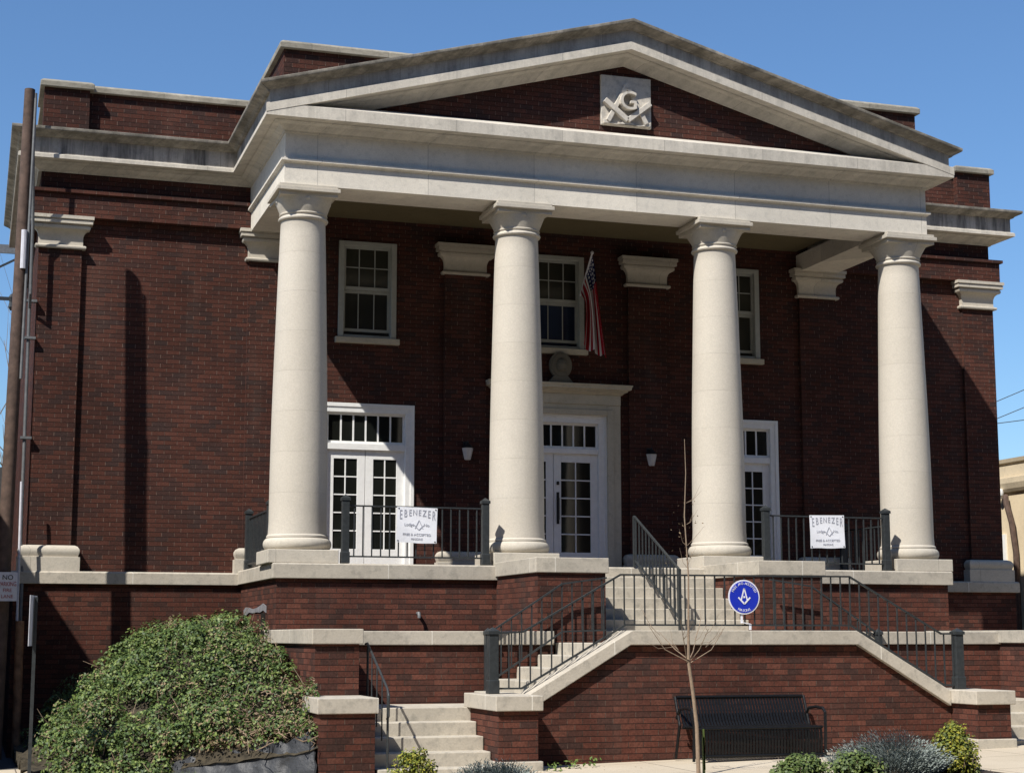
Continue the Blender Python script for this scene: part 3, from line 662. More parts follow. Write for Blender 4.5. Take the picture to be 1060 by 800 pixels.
# porch balustrades
py = -3.44
def porch_rail(x0, x1, label):
    th = thing('porch_railing', ((x0 + x1) / 2, py, FL), label, 'railing')
    post(th, x0, py, 2.966, 3.945, .105); post(th, x1, py, 2.966, 3.945, .105)
    rails(th, [(x0 + .065, py, 3.81), (x1 - .065, py, 3.81)], [(x0 + .065, py, 3.07), (x1 - .065, py, 3.07)], 15, wd=.018)
porch_rail(-4.48, -2.345, 'black iron balustrade between the two columns left of the porch steps')
porch_rail(2.29, 4.43, 'black iron balustrade between the two columns right of the porch steps')
for s_ in (-1, 1):
    x = s_ * 5.4; th = thing('end_railing', (x, -1.4, FL), 'short iron balustrade closing the %s end of the porch' % ('left' if s_ < 0 else 'right'), 'railing')
    post(th, x, -2.35, 2.966, 3.945, .105); post(th, x, -.25, 2.966, 3.945, .105)
    rails(th, [(x, -2.285, 3.81), (x, -.32, 3.81)], [(x, -2.285, 3.07), (x, -.32, 3.07)], 14, wd=.018)
# pipe handrails of the lower steps
for s_ in (-1, 1):
    x = s_ * 4.9; nm = 'left' if s_ < 0 else 'right'
    th = thing('handrail', (x, -7.4, 1.0), 'thin pipe handrail beside the lower %s steps' % nm, 'handrail')
    m = MB(); m.tube([(x, -6.75, 1.82), (x, -6.85, 1.83), (x, -7.95, 1.30), (x, -8.02, 1.22), (x, -8.02, .98), (x, -7.95, .95)], .015, 8); m.build('rail', 'iron', th, smooth=True)
    for y, za, zb in ((-6.88, L1, 1.81), (-7.98, gz(x), 1.27)):
        m = MB(); m.tube([(x, y, za), (x, y, zb)], .015, 8); m.build('post', 'iron', th, smooth=True)
    m = MB()
    for k in range(3): m.tube([(x, -7.12 - .28 * k, .98 - .15 * k), (x, -7.12 - .28 * k, 1.69 - .135 * k)], .009, 6)
    m.build('spindle', 'iron', th)

# ------------------------------------------------------------------ signs
def lodge_sign(xc, zc, tilt, label):
    th = thing('lodge_banner', (xc, py - .05, zc), label, 'sign', 'white signs on the porch railing')
    w_, h_ = .61, .525
    def sag(q): return (q[0], q[1] + .007 * math.sin((q[0] - xc) * 9 + xc) * (.4 + (zc - q[2])) + .004 * math.sin((q[2] - zc) * 11 + (q[0] - xc) * 5), q[2])
    b = MB(); N_ = 16; sh = []
    for yy_ in (py - .06, py - .055):
        for i_ in range(N_ + 1):
            for j_ in range(N_ + 1): sh.append(sag((xc - w_ / 2 + w_ * i_ / N_, yy_, zc - h_ / 2 + h_ * j_ / N_ + (.004 * math.sin(j_ * .4 + i_ * .5) if j_ == 0 else 0))))
    K_ = (N_ + 1) ** 2; ff = [(i_ * (N_ + 1) + j_, (i_ + 1) * (N_ + 1) + j_, (i_ + 1) * (N_ + 1) + j_ + 1, i_ * (N_ + 1) + j_ + 1) for i_ in range(N_) for j_ in range(N_)]
    b.add(sh, ff + [tuple(K_ + v_ for v_ in f_[::-1]) for f_ in ff]); bo = b.build('board', 'banner', th, smooth=True)
    ey_ = MB()
    for sx in (-1, 1):
        for sz in (-1, 1):
            c_ = sag((xc + sx * (w_ / 2 - .025), py - .062, zc + sz * (h_ / 2 - .025))); ey_.prism([(c_[0] + .011 * math.cos(k_ * math.pi / 5), c_[2] + .011 * math.sin(k_ * math.pi / 5)) for k_ in range(10)], 'y', c_[1] - .002, c_[1] + .012)
    ey_.build('eyelets', 'iron', th)
    t = MB(); yy = py - .063
    letters = 'EBENEZER'
    for i, ch in enumerate(letters):
        u = (i - 3.5) / 3.5; hz = .085 + .055 * u * u; topz = zc + .225 - .012 * u * u; put_text(t, ch, .1, xc + u * .25, yy, topz - hz / 2, .92, hz / .071)
    put_text(t, 'Lodge', .062, xc - .12, yy, zc + .005); put_text(t, 'No.', .062, xc + .15, yy, zc + .005)
    def seg(a, b_, wd=.008):
        a, b_ = Vector(a), Vector(b_); d = (b_ - a).normalized(); n = Vector((-d.y, d.x)) * wd
        t.prism([tuple(a + n), tuple(b_ + n), tuple(b_ - n), tuple(a - n)], 'y', yy - .001, yy + .001)
    seg((xc + .03, zc + .075), (xc - .03, zc - .05), .005); seg((xc + .03, zc + .075), (xc + .09, zc - .05), .005); seg((xc - .04, zc - .0), (xc + .03, zc - .07), .006); seg((xc + .10, zc - .0), (xc + .03, zc - .07), .006)
    put_text(t, 'FREE & ACCEPTED', .05, xc, yy, zc - .14, 1.05); put_text(t, 'MASONS', .045, xc, yy, zc - .205)
    t.v = [sag((q[0], q[1] - .001, q[2])) for q in t.v]
    t.build('lettering', 'ink', th)
    for o in th.children:
        o.rotation_euler = (0, tilt, 0)
lodge_sign(-3.415, 3.54, R_(1.5), 'white banner with arched grey lettering on the railing before the lit left doors')
lodge_sign(3.345, 3.57, R_(-1.0), 'white banner with arched grey lettering on the shaded railing near the rightmost column')
# round blue emblem on the stair railing
ex, ez, ey = .033, 2.425, fy - .05
em = thing('emblem_sign', (ex, ey, ez), 'round blue sign with a white compasses emblem on the stair railing', 'sign')
def disc(r, y0, y1, n=40): return MB().prism([(ex + r * math.cos(2 * math.pi * k / n), ez + r * math.sin(2 * math.pi * k / n)) for k in range(n)], 'y', y0, y1)
disc(.225, ey - .008, ey).build('rim', 'sign_white', em); disc(.207, ey - .012, ey - .0075).build('disc', 'blue', em)
t = MB(); yy = ey - .014
for txt, a0, a1, flip in (('FREE AND ACCEPTED', 155, 25, 1), ('MASONS', 245, 295, -1)):
    for i, ch in enumerate(txt):
        a = R_(a0 + (a1 - a0) * i / (len(txt) - 1)); put_text(t, ch, .042, ex + .177 * math.cos(a), yy, ez + .177 * math.sin(a), 1.1, 1.1, a - math.pi / 2 if flip > 0 else a + math.pi / 2)
def bar2(mb, a, b, wd, y0, y1):
    a, b = Vector(a), Vector(b); d = (b - a).normalized(); n = Vector((-d.y, d.x)) * wd / 2
    mb.prism([tuple(a + n), tuple(b + n), tuple(b - n), tuple(a - n)], 'y', y0, y1)
t.build('lettering', 'sign_white', em); t = MB()
for sx in (-1, 1):
    bar2(t, (ex, ez + .115), (ex + sx * .045, ez - .045), .017, yy - .002, yy); bar2(t, (ex + sx * .085, ez - .005), (ex, ez - .09), .02, yy - .0035, yy - .001)
bar2(t, (ex - .012, ez + .0), (ex + .012, ez + .0), .024, yy - .0028, yy)
t.build('compasses', 'sign_white', em)
m = MB(); m.bar((ex - .03, ey + .012, ez - .2), (ex - .03, ey + .012, ez - .34), .03, .01); m.bar((ex - .03, ey + .012, ez - .33), (ex + .09, ey + .012, ez - .35), .03, .01); m.bar((ex + .09, ey + .012, ez - .35), (ex + .09, ey + .012, 2.0), .03, .01); m.build('bracket', 'sign_white', em)

# ------------------------------------------------------------------ lamps, plaque and flag on the facade
for s_ in (-1, 1):
    x = s_ * 1.69; z = 5.02; th = thing('wall_lantern', (x, -.07, z), 'small white glass wall lantern %s of the middle door' % ('left' if s_ < 0 else 'right'), 'lamp', 'wall lanterns beside the middle door')
    m = MB(); m.box(x - .04, x + .04, -.08, -.06, z + .05, z + .2); m.bar((x, -.07, z + .16), (x, -.2, z + .16), .02); m.build('bracket', 'black', th)
    m = MB(); m.lathe(x, -.2, [(.045, z - .13), (.055, z - .125), (.10, z + .07), (.095, z + .075)], 6); m.build('lamp_glass', 'lamp_glass', th)
    m = MB(); m.lathe(x, -.2, [(.11, z + .075), (.07, z + .12), (.02, z + .16), (.01, z + .2)], 6); m.build('lamp_top', 'black', th)
x, z = .02, 6.615; pq = thing('oval_plaque', (x, -.1, 6.33), 'round carved stone emblem standing on the cornice over the middle door', 'plaque')
m = MB(); n = 32
for r, a, b in ((.235, -.16, -.08), (.20, -.18, -.15)):
    m.prism([(x + r * .88 * math.cos(2 * math.pi * k / n), z + r * math.sin(2 * math.pi * k / n)) for k in range(n)], 'y', a, b)
m.build('disc', 'plaque_stone', pq, bevel=.012)
m = MB(); m.prism([(x - .22, 6.31), (x + .22, 6.31), (x + .13, 6.42), (x - .13, 6.42)], 'y', -.17, -.05); m.build('foot', 'plaque_stone', pq)
m = MB(); m.lathe(x, -.18, [(.02, z - .12), (.08, z - .09), (.10, z), (.07, z + .08), (.02, z + .12)], 12); m.build('relief', 'plaque_stone', pq)
# flag on a slanted pole from the middle window
A = Vector((0.425, -.04, 7.901)); B = Vector((0.395, -.75, 8.516)); fl = thing('flag', tuple(A), 'American flag hanging limp from a slanted pole above the middle door', 'flag')
m = MB(); m.tube([A, B], .016, 8); m.lathe(B.x, B.y, [(.005, B.z - .03), (.028, B.z - .01), (.03, B.z + .015), (.005, B.z + .04)], 10); m.build('flagpole', 'plate', fl, smooth=True)
dirp = (B - A).normalized(); H0 = B - dirp * .04; H1 = B - dirp * .84
NU, NV = 36, 40; vs = []; uvs = []
RT = [(0.498, 8.528), (0.577, 7.876), (0.719, 6.755)]; LF = [(0.274, 7.833), (0.404, 7.669), (0.374, 6.886)]
def quad(P, u):                       # smooth path through three points
    a_, b_, c_ = (Vector(p) for p in P); m_ = 2 * b_ - (a_ + c_) / 2
    return a_ * (1 - u) ** 2 + m_ * 2 * u * (1 - u) + c_ * u * u
for i in range(NU + 1):
    u = i / NU
    for j in range(NV + 1):
        v = j / NV; h = H0.lerp(H1, v); q = quad(RT, u).lerp(quad(LF, u), v * 1.3 - .15); s_ = min(1, u * 3); s_ = s_ * s_ * (3 - 2 * s_)
        yb = -.46 + .075 * math.sin(v * 15 + .6 + 1.2 * u) * (.45 + .55 * u) + .03 * math.sin(v * 31)
        vs.append((h.x * (1 - s_) + (q.x + .014 * math.sin(v * 15 + 2.0)) * s_, h.y * (1 - s_) + yb * s_, h.z * (1 - s_) + (q.y + .03 * math.sin(v * 15) * u) * s_)); uvs.append((u, v))
fm = MB(); fm.add(vs, [(i * (NV + 1) + j, (i + 1) * (NV + 1) + j, (i + 1) * (NV + 1) + j + 1, i * (NV + 1) + j + 1) for i in range(NU) for j in range(NV)])
fo = fm.build('flag_cloth', 'flag', fl, smooth=True, recalc=False); ul = fo.data.uv_layers.new(name='uv')
for lp in fo.data.loops: ul.data[lp.index].uv = uvs[lp.vertex_index]

# ------------------------------------------------------------------ bench
bt = thing('slatted_bench', (-.1, -7.8, gz(-.1)), 'black steel slatted bench against the front stair wall', 'bench'); bz = gz(-.1)
prof = [(-7.55, bz + .76), (-7.56, bz + .72), (-7.62, bz + .60), (-7.69, bz + .46), (-7.74, bz + .405), (-7.82, bz + .40), (-7.95, bz + .41), (-8.05, bz + .405), (-8.11, bz + .36), (-8.12, bz + .25), (-8.11, bz + .08)]
back, seat = MB(), MB(); nsl = 41; bx0, bx1 = -1.0, .71
for k in range(nsl):
    x = bx0 + (bx1 - bx0) * k / (nsl - 1)
    for mbx, pp in ((back, prof[:5]), (seat, prof[4:])):
        for a, b in zip(pp, pp[1:]): mbx.bar((x, a[0], a[1]), (x, b[0], b[1]), .030, .012)
back.build('backrest', 'bench', bt); seat.build('seat', 'bench', bt)
m = MB()
for y, z in ((-7.55, bz + .765), (-7.745, bz + .395), (-8.09, bz + .395), (-8.105, bz + .06)): m.tube([(bx0 - .03, y, z), (bx1 + .03, y, z)], .021, 8)
m.build('cross_rail', 'bench', bt, smooth=True)
for s_, x in ((-1, bx0 - .05), (1, bx1 + .05)):
    m = MB(); m.tube([(x, -7.60, bz + .50), (x, -7.70, bz + .62), (x, -7.9, bz + .64), (x, -8.08, bz + .63), (x, -8.14, bz + .58), (x, -8.14, bz + .35), (x, -8.12, bz)], .02, 8); m.build('armrest', 'bench', bt, smooth=True)
    m = MB(); m.tube([(x, -7.55, bz + .77), (x, -7.69, bz + .42), (x, -7.55, bz)], .02, 8); m.build('leg', 'bench', bt, smooth=True)

# ------------------------------------------------------------------ vegetation
def leaf_quad(vs, fs, p, n, s, rnd, asp=.6):
    n = n.normalized(); t = n.orthogonal().normalized(); t = Matrix.Rotation(rnd.uniform(0, 6.28), 3, n) @ t; b = n.cross(t)
    k = len(vs); vs += [p - t * s, p + b * s * asp * .8 - t * s * .2, p + t * s + n * s * .15, p - b * s * asp * .8 - t * s * .2]; fs.append((k, k + 1, k + 2, k + 3))
def rvec(rnd): return Vector((rnd.gauss(0, 1), rnd.gauss(0, 1), rnd.gauss(0, 1)))
def interp(x, pts):
    if x <= pts[0][0]: return pts[0][1]
    for (a, b), (c, d) in zip(pts, pts[1:]):
        if x <= c: return b + (d - b) * (x - a) / (c - a)
    return pts[-1][1]
def edge_y(x): return interp(x, [(-8.9, -5.2), (-8.2, -6.0), (-7.6, -6.5), (-5.78, -8.0)])
def bump(x, y, s=1.0):
    return .5 * math.sin(1.7 * x * s + .6) * math.cos(1.3 * y * s + 1.1) + .3 * math.sin(4.1 * x * s + 2.3 * y * s) + .2 * math.sin(7.3 * y * s - 5.0 * x * s + 2)
def mound(x, y):
    ridge = interp(x, [(-9.0, .30), (-8.6, .42), (-8.3, .66), (-7.9, .98), (-7.4, 1.40), (-7.0, 1.68), (-6.5, 1.82), (-6.0, 1.80), (-5.62, 1.50)])
    fe = edge_y(x); t = max(0, min(1, (y - fe) / (-4.6 - fe))); front = interp(x, [(-9.0, .36), (-7.6, .38), (-6.6, .54), (-5.7, .74)])
    s_ = t ** .8; h = front + (ridge - front) * s_
    return h + (.14 * bump(x, y, 1.7) + .07 * bump(y, x, 3.6)) * (.35 + t)
ivy = thing('ivy_mound', (-7.1, -5, .3), 'overgrown green ivy mound on the bank left of the steps', 'shrub')
NX, NY = 44, 60; vs = []; fs = []
for i in range(NX + 1):
    x = -8.95 + (8.95 - 5.68) * i / NX; fe = edge_y(x)
    for j in range(NY + 1):
        y = fe + (-.22 - fe) * j / NY; vs.append((x, y, mound(x, y) - .10))
fs = [(i * (NY + 1) + j, (i + 1) * (NY + 1) + j, (i + 1) * (NY + 1) + j + 1, i * (NY + 1) + j + 1) for i in range(NX) for j in range(NY)]
m = MB(); m.add(vs, fs); m.build('bank', 'bank_soil', ivy, smooth=True)
rnd = random.Random(11); vs, fs, vd, fd, tw = [], [], [], [], MB()
cl = []
for k in range(330):                       # rounded lobes of the ivy, leaves on their outer shell only
    x = rnd.uniform(-8.55, -5.66); fe = edge_y(x) + (.12 if x > -7.3 else .02); y = fe + (-.3 - fe) * (rnd.random() ** 1.15); big = rnd.random()
    cl.append((x, y, .12 + .22 * big * big + .04 * rnd.random(), rnd.uniform(-.05, .16), rnd.random()))
for k in range(60):
    x = rnd.uniform(-8.6, -7.3); cl.append((x, edge_y(x) + .02, rnd.uniform(.09, .16), rnd.uniform(-.3, -.05), rnd.random()))
for k in range(95):                        # tangled, half dry growth creeping over the top of the edging
    x = rnd.uniform(-7.4, -5.72); cl.append((x, edge_y(x) + rnd.uniform(.06, .5), rnd.uniform(.06, .13), rnd.uniform(-.06, .07), rnd.random() * .75))
for (x, y, r, up, kind) in cl:
    fe = edge_y(x); low = (y - fe) < 1.3 and x > -7.2
    dry = kind < (.45 if low else .15); shade = rnd.uniform(-.3, .3)
    cz = mound(max(-8.9, min(-5.65, x)), max(fe, y)) + up
    for q in range(int(150 * (r / .2) ** 2) + 12):
        d = rvec(rnd).normalized(); d.z = d.z if d.z > -.35 else -d.z
        rr = r * (1 + .16 * math.sin(5 * d.x + 9 * shade) + .14 * math.sin(7 * d.z + 4 * d.y)) * rnd.uniform(.86, 1.04); p = Vector((x, y, cz)) + d * rr * .95
        if p.x > -5.66 and p.y < -3.5: p.x = -5.66 - rnd.random() * .05
        nn = d * 1.1 + Vector((-.1, -.2, .45)) + rvec(rnd) * .42
        if dry and rnd.random() < .5: leaf_quad(vd, fd, p, nn, rnd.uniform(.014, .03), rnd, .5)
        else: leaf_quad(vs, fs, p, nn, rnd.uniform(.014, .030), rnd, .85)
    if rnd.random() < .35:
        a = Vector((x, y, cz)); d = rvec(rnd); d.z = abs(d.z) + .4; d.y -= .5; d.normalize(); b = a + d * (r + rnd.uniform(.05, .2)); tw.tube([a, a.lerp(b, .5) + rvec(rnd) * .02, b], [.006, .005, .003], 4)
for k in range(210):                       # shoots that break the outline
    x = rnd.uniform(-8.4, -5.68); fe = edge_y(x); y = fe + (-.4 - fe) * rnd.random(); a = Vector((x, y, mound(x, y) + .05)); d = Vector((rnd.gauss(0, .5), rnd.gauss(-.2, .4), 1)).normalized(); L = rnd.uniform(.12, .34)
    b = a + d * L + Vector((rnd.gauss(0, .04), -.03, 0)); tw.tube([a - d * .1, a.lerp(b, .5), b], [.006, .004, .002], 4)
    for q in range(int(L * 70)):
        t = rnd.random(); p = a.lerp(b, t) + rvec(rnd) * .022; leaf_quad(vs, fs, p, rvec(rnd) + Vector((0, -.4, .6)), rnd.uniform(.014, .03), rnd, .8)
for k in range(110):                        # bare runners on the lower right of the bank
    x = rnd.uniform(-6.9, -5.75); y = edge_y(x) + rnd.uniform(.05, 1.2); a = Vector((x, y, mound(x, y))); pts = [a]
    for q in range(4): pts.append(pts[-1] + Vector((rnd.uniform(-.12, .12), rnd.uniform(-.12, .04), rnd.uniform(-.05, .07))))
    tw.tube(pts, [.008, .008, .007, .006, .004], 4)
m = MB(); m.v, m.f = [tuple(p) for p in vs], fs; m.build('foliage', 'ivy', ivy, recalc=False)
m = MB(); m.v, m.f = [tuple(p) for p in vd], fd; m.build('dry_leaves', 'ivy_dry', ivy, recalc=False)
tag(tw.build('twigs', 'twig', ivy), kind='stuff')
# plastic edging in front of the bank
m = MB(); vs = []; n, nr = 110, 9; re_ = random.Random(17); ph = [re_.uniform(0, 6.28) for _ in range(12)]
def crump(a_, b_): return sum(math.sin(a_ * f_ + b_ * g_ + p_) / (1 + .25 * q_) for q_, (f_, g_, p_) in enumerate(zip((3, 5, 7, 11, 14, 19), (4, -7, 9, -5, 13, -17), ph)))
for k in range(n + 1):
    x = -8.0 + (8.0 - 5.76) * k / n; zt = interp(x, [(-8.0, .26), (-7.6, .33), (-7.2, .42), (-6.6, .55), (-5.95, .74), (-5.76, .80)]) + .025 * math.sin(k * .31) + .014 * math.sin(k * .83)
    for q in range(nr):
        t = q / (nr - 1); zb = gz(x) - .04
        vs.append((x + .008 * crump(x * 1.5, t * 2 + 2), edge_y(x) - .10 + .20 * t + .009 * crump(x * 1.5, t * .8) + .010 * math.sin(x * 23 + 3 * math.sin(x * 5)), zb + (zt - zb) * t))
m.add(vs, [(nr * k + q, nr * k + nr + q, nr * k + nr + q + 1, nr * k + q + 1) for k in range(n) for q in range(nr - 1)])
tag(m.build('landscape_edging', 'plastic', smooth=True), 'black plastic landscape edging along the foot of the ivy bank', 'edging')

def shrub(name, label, x, y, w_, h_, mat, nclump, per, leafs, seed, cone=False, group=None):
    r = random.Random(seed); z0 = gz(x) - .03; th = thing(name, (x, y, z0), label, 'shrub', group); vs, fs = [], []; st = MB()
    for k in range(nclump):
        u = r.random(); hz = (u ** (.9 if not cone else 1.25)); a = r.uniform(0, 6.28); rad = w_ / 2 * (r.random() ** .45) * ((1 - hz) ** .45 if cone else math.sqrt(max(.05, 1 - (hz * .95) ** 2)))
        c = Vector((x + rad * math.cos(a), y + rad * math.sin(a) * .85, z0 + .04 + hz * h_)); cr = r.uniform(.05, .10) * (w_ / .6)
        for q in range(per):
            d = rvec(r).normalized(); p = c + d * cr * (r.random() ** .4); p.z = max(p.z, z0 + .01); leaf_quad(vs, fs, p, d + Vector((-.2, -.3, .7)) + rvec(r) * .4, r.uniform(*leafs), r, .8)
        if k % 3 == 0: st.tube([(x + r.uniform(-.04, .04), y + r.uniform(-.04, .04), z0), c.lerp(Vector((x, y, c.z)), .4), c], [.008, .006, .003], 4)
    for k in range(nclump // 4):
        a = r.uniform(0, 6.28); rad = w_ / 2 * r.random() ** .5; hz = (1 - (rad / (w_ / 2)) ** 2) ** .5 * h_ * (.9 if not cone else .75); p0 = Vector((x + rad * math.cos(a), y + rad * math.sin(a) * .85, z0 + hz * .6))
        p1 = p0 + Vector((math.cos(a) * .05 + r.gauss(0, .02), math.sin(a) * .05, hz * .4 + r.uniform(.04, .12))); st.tube([p0, p1], [.004, .002], 4)
        for q in range(12): leaf_quad(vs, fs, p0.lerp(p1, r.random()) + rvec(r) * .015, rvec(r) + Vector((0, -.3, .6)), r.uniform(*leafs) * .85, r, .75)
    m = MB(); m.v, m.f = [tuple(p) for p in vs], fs; m.build('foliage', mat, th, recalc=False); tag(st.build('stems', 'twig', th), kind='stuff')
shrub('golden_shrub', 'yellow green golden shrub at the right end of the kerb bed, near the right pier', .91, -10.85, .62, .49, 'gold', 190, 34, (.013, .026), 3, True)
shrub('golden_shrub', 'small yellow green shrub at the foot of the left steps', -5.22, -10.5, .56, .44, 'gold', 80, 34, (.012, .024), 4)
shrub('green_shrub', 'low green shrub in the kerb bed nearest the bench and the bare sapling', -.95, -10.75, .60, .22, 'green', 110, 34, (.014, .03), 5)
shrub('green_shrub', 'low green shrub in the kerb bed in front of the silver lavender', -.45, -11.1, .70, .24, 'green', 90, 30, (.014, .03), 6)
def lavender(label, x, y, w_, h_, seed, n=900):
    r = random.Random(seed); z0 = gz(x) - .03; th = thing('lavender', (x, y, z0), label, 'shrub'); vs, fs = [], []
    for k in range(n):
        a = r.uniform(0, 6.28); rad = w_ / 2 * math.sqrt(r.random()); dx, dy = math.cos(a) * rad, math.sin(a) * rad * .6
        hh = h_ * (1 - .55 * (rad / (w_ / 2)) ** 2) * r.uniform(.7, 1.1); base = Vector((x + dx * .75, y + dy * .75, z0 + hh * .15)); tip = Vector((x + dx * 1.1, y + dy * 1.1, z0 + hh)) + Vector((r.gauss(0, .03), r.gauss(0, .03), 0))
        ax = tip - base
        for q in range(9):
            t = .15 + .85 * q / 8; c = base.lerp(tip, t); d = rvec(r); d -= ax.normalized() * d.dot(ax.normalized()); d = d.normalized() * .6 + ax.normalized()
            kx = len(vs); d.normalize(); sd = d.orthogonal().normalized() * .0075; L = r.uniform(.025, .045); vs += [c - sd, c + sd, c + d * L]; fs.append((kx, kx + 1, kx + 2))
    m = MB(); m.v, m.f = [tuple(p) for p in vs], fs; m.build('foliage', 'silver', th, recalc=False)
    d = MB(); d.lathe(x, y, [(w_ * .30, z0), (w_ * .24, z0 + h_ * .12), (w_ * .12, z0 + h_ * .22), (.02, z0 + h_ * .25)], 16); d.build('woody_core', 'twig', th, smooth=True)
lavender('wide silver grey lavender in the kerb bed between the green and golden shrubs', .08, -10.9, 1.36, .50, 21, 2600)
lavender('silver grey lavender in front of the left inner pier', -4.35, -10.5, .95, .36, 22, 1500)
r = random.Random(9); vs, fs = [], []
for cx_, cy_, nn in ((-2.9, -8.2, 26), (-2.55, -7.95, 40), (-2.3, -7.85, 14)):
    for q in range(nn): leaf_quad(vs, fs, Vector((cx_ + r.gauss(0, .09), cy_ + r.gauss(0, .06), gz(cx_) + r.uniform(.0, .11))), Vector((0, -.4, 1)) + rvec(r) * .5, r.uniform(.015, .035), r, .7)
m = MB(); m.v, m.f = [tuple(p) for p in vs], fs; tag(m.build('weed_tuft', 'weed', recalc=False), 'small green weeds at the foot of the front stair wall', 'weeds', kind='stuff')
# grass tufts along the edging
vs, fs = [], []
for k in range(520):
    x = r.uniform(-8.6, -5.9); y = edge_y(x) - r.uniform(.06, .28); h = r.uniform(.03, .11) * (1.3 if math.sin(x * 5) > 0.3 else .5); k0 = len(vs); dx = r.gauss(0, .03)
    vs += [Vector((x - .004, y, gz(x))), Vector((x + .004, y, gz(x))), Vector((x + dx, y + r.gauss(0, .02), gz(x) + h))]; fs.append((k0, k0 + 1, k0 + 2))
m = MB(); m.v, m.f = [tuple(p) for p in vs], fs; tag(m.build('grass', 'weed', recalc=False), 'thin grass growing along the plastic edging', 'grass', kind='stuff')
vs, fs = [], []
for k in range(420):
    x = r.choice((r.uniform(-1.6, 1.4), r.uniform(-5.8, -3.7), r.uniform(-8, 3))); y = r.uniform(-11.5, -10.4) if x > -1.7 and x < 1.4 else (r.uniform(-11.2, -10.2) if -5.8 < x < -3.7 else r.uniform(-8.6, -7.6))
    if y > -9 and r.random() < .75: continue
    leaf_quad(vs, fs, Vector((x, y, gz(x) + .012)), Vector((0, 0, 1)) + rvec(r) * .25, r.uniform(.008, .02), r, .6)
m = MB(); m.v, m.f = [tuple(p) for p in vs], fs; tag(m.build('leaf_litter', 'ivy_dry', recalc=False), 'scattered dry leaves on the pavement and planting beds', 'leaves', kind='stuff')
# sapling by the kerb
sx, sy = -1.66, -9.6; sap = thing('sapling', (sx, sy, gz(sx)), 'thin bare sapling standing in front of the bench', 'tree')
tr_ = [(sx + .02, sy, gz(sx) - .1), (sx + .005, sy, .9), (sx - .04, sy, 1.3), (sx - .085, sy, 1.62), (sx - .08, sy, 2.0), (sx - .07, sy, 2.6), (sx - .11, sy, 3.3), (sx - .085, sy, 3.8), (sx - .095, sy, 4.2)]
m = MB(); m.tube(tr_, [.025, .022, .020, .019, .013, .009, .007, .005, .003], 10); m.build('trunk', 'bark', sap, smooth=True)
r = random.Random(5)
def limb(m, a, b, r0, sub=2):
    a, b = Vector(a), Vector(b); mid = a.lerp(b, .5) + Vector((0, 0, -.05)) + rvec(r) * .015; m.tube([a, mid, b], [r0, r0 * .75, r0 * .35], 5)
    if sub:
        for q in range(3):
            t = r.uniform(.35, .95); p = a.lerp(b, t); d = (b - a).normalized() + rvec(r) * .45 + Vector((0, 0, .3)); limb(m, p, p + d * (b - a).length * r.uniform(.22, .45), r0 * .45, sub - 1)
tp = Vector((sx - .085, sy, 1.62))
for b in ((-2.28, sy - .05, 2.07), (-1.33, sy - .1, 2.02), (-2.0, sy + .25, 1.96), (-1.50, sy + .3, 1.95), (-1.62, sy - .3, 2.0), (-1.95, sy - .25, 2.1)): m = MB(); limb(m, tp + rvec(r) * .012, b, .007, 1); m.build('branch', 'bark', sap)
for z in (2.7, 2.95, 3.2, 3.45): 
    for q in range(2): p = Vector((sx - .085, sy, z)); m = MB(); limb(m, p, p + Vector((r.choice((-1, 1)) * r.uniform(.08, .2), r.uniform(-.1, .1), r.uniform(.1, .25))), .003, 0); m.build('branch', 'bark', sap)
vs, fs = [], []
for k in range(34): leaf_quad(vs, fs, Vector((sx - .09 + r.gauss(0, .09), sy + r.gauss(0, .08), r.uniform(2.75, 3.5))), rvec(r), r.uniform(.010, .02), r, .6)
m = MB(); m.v, m.f = [tuple(p) for p in vs], fs; tag(m.build('bud', 'ivy_dry', sap, recalc=False), kind='stuff')
m = MB(); m.box(sx + .1, sx + .125, sy + .05, sy + .075, gz(sx) - .05, gz(sx) + .42)
m.bar((sx + .11, sy + .06, .86), (sx + .12, sy + .06, .4), .02); m.build('stake', 'green', sap)

# ------------------------------------------------------------------ left side: poles, pipes and signs
up_ = thing('utility_pole', (-9.3, -1.65, .2), 'tall brown wooden utility pole at the left corner of the building', 'pole')
P0, P1 = Vector((-9.24, -1.68, .15)), Vector((-9.125, -1.32, 10.33))
m = MB(); m.tube([P0.lerp(P1, t) for t in (0, .3, .6, .9, 1)], [.112, .104, .094, .085, .08], 16); m.build('shaft', 'wood_pole', up_, smooth=True)
m = MB(); m.tube([P0.lerp(P1, .55) + Vector((.095, -.06, 0)), P0.lerp(P1, .985) + Vector((.095, -.06, 0))], .022, 8); m.build('pole_conduit', 'pipe_grey', up_, smooth=True)
m = MB(); m.tube([(-9.12, -1.5, 7.45), (-9.12, -1.5, 8.05)], .045, 10); m.build('cable_sleeve', 'plate', up_, smooth=True)
dp = thing('utility_pole', (-9.75, 24, 0), 'far utility pole with a crossarm at the end of the alley', 'pole')
m = MB(); m.tube([(-9.75, 24, -.2), (-9.72, 24, 16.2)], [.2, .13], 12); m.build('shaft', 'wood_pole', dp, smooth=True)
m = MB(); m.box(-10.95, -8.802, 23.82, 23.9, 13.236, 13.496); m.build('crossarm', 'pipe_grey', dp)
m = MB(); m.bar((-9.7, 23.86, 12.566), (-8.75, 23.86, 13.116), .06); m.build('brace', 'iron', dp)
m = MB(); m.box(-9.7, -8.62, 23.82, 23.9, 11.811, 11.911); m.build('bracket', 'iron', dp)
for x in (-8.7, -8.9): m = MB(); m.lathe(x, 23.86, [(.03, 11.511), (.09, 11.611), (.06, 11.761), (.09, 11.911), (.03, 12.011)], 10); m.build('insulator', 'iron', dp)
th = thing('corner_pipe', (-8.93, -.25, .2), 'grey conduit pipe running up the left corner of the brick building', 'pipe')
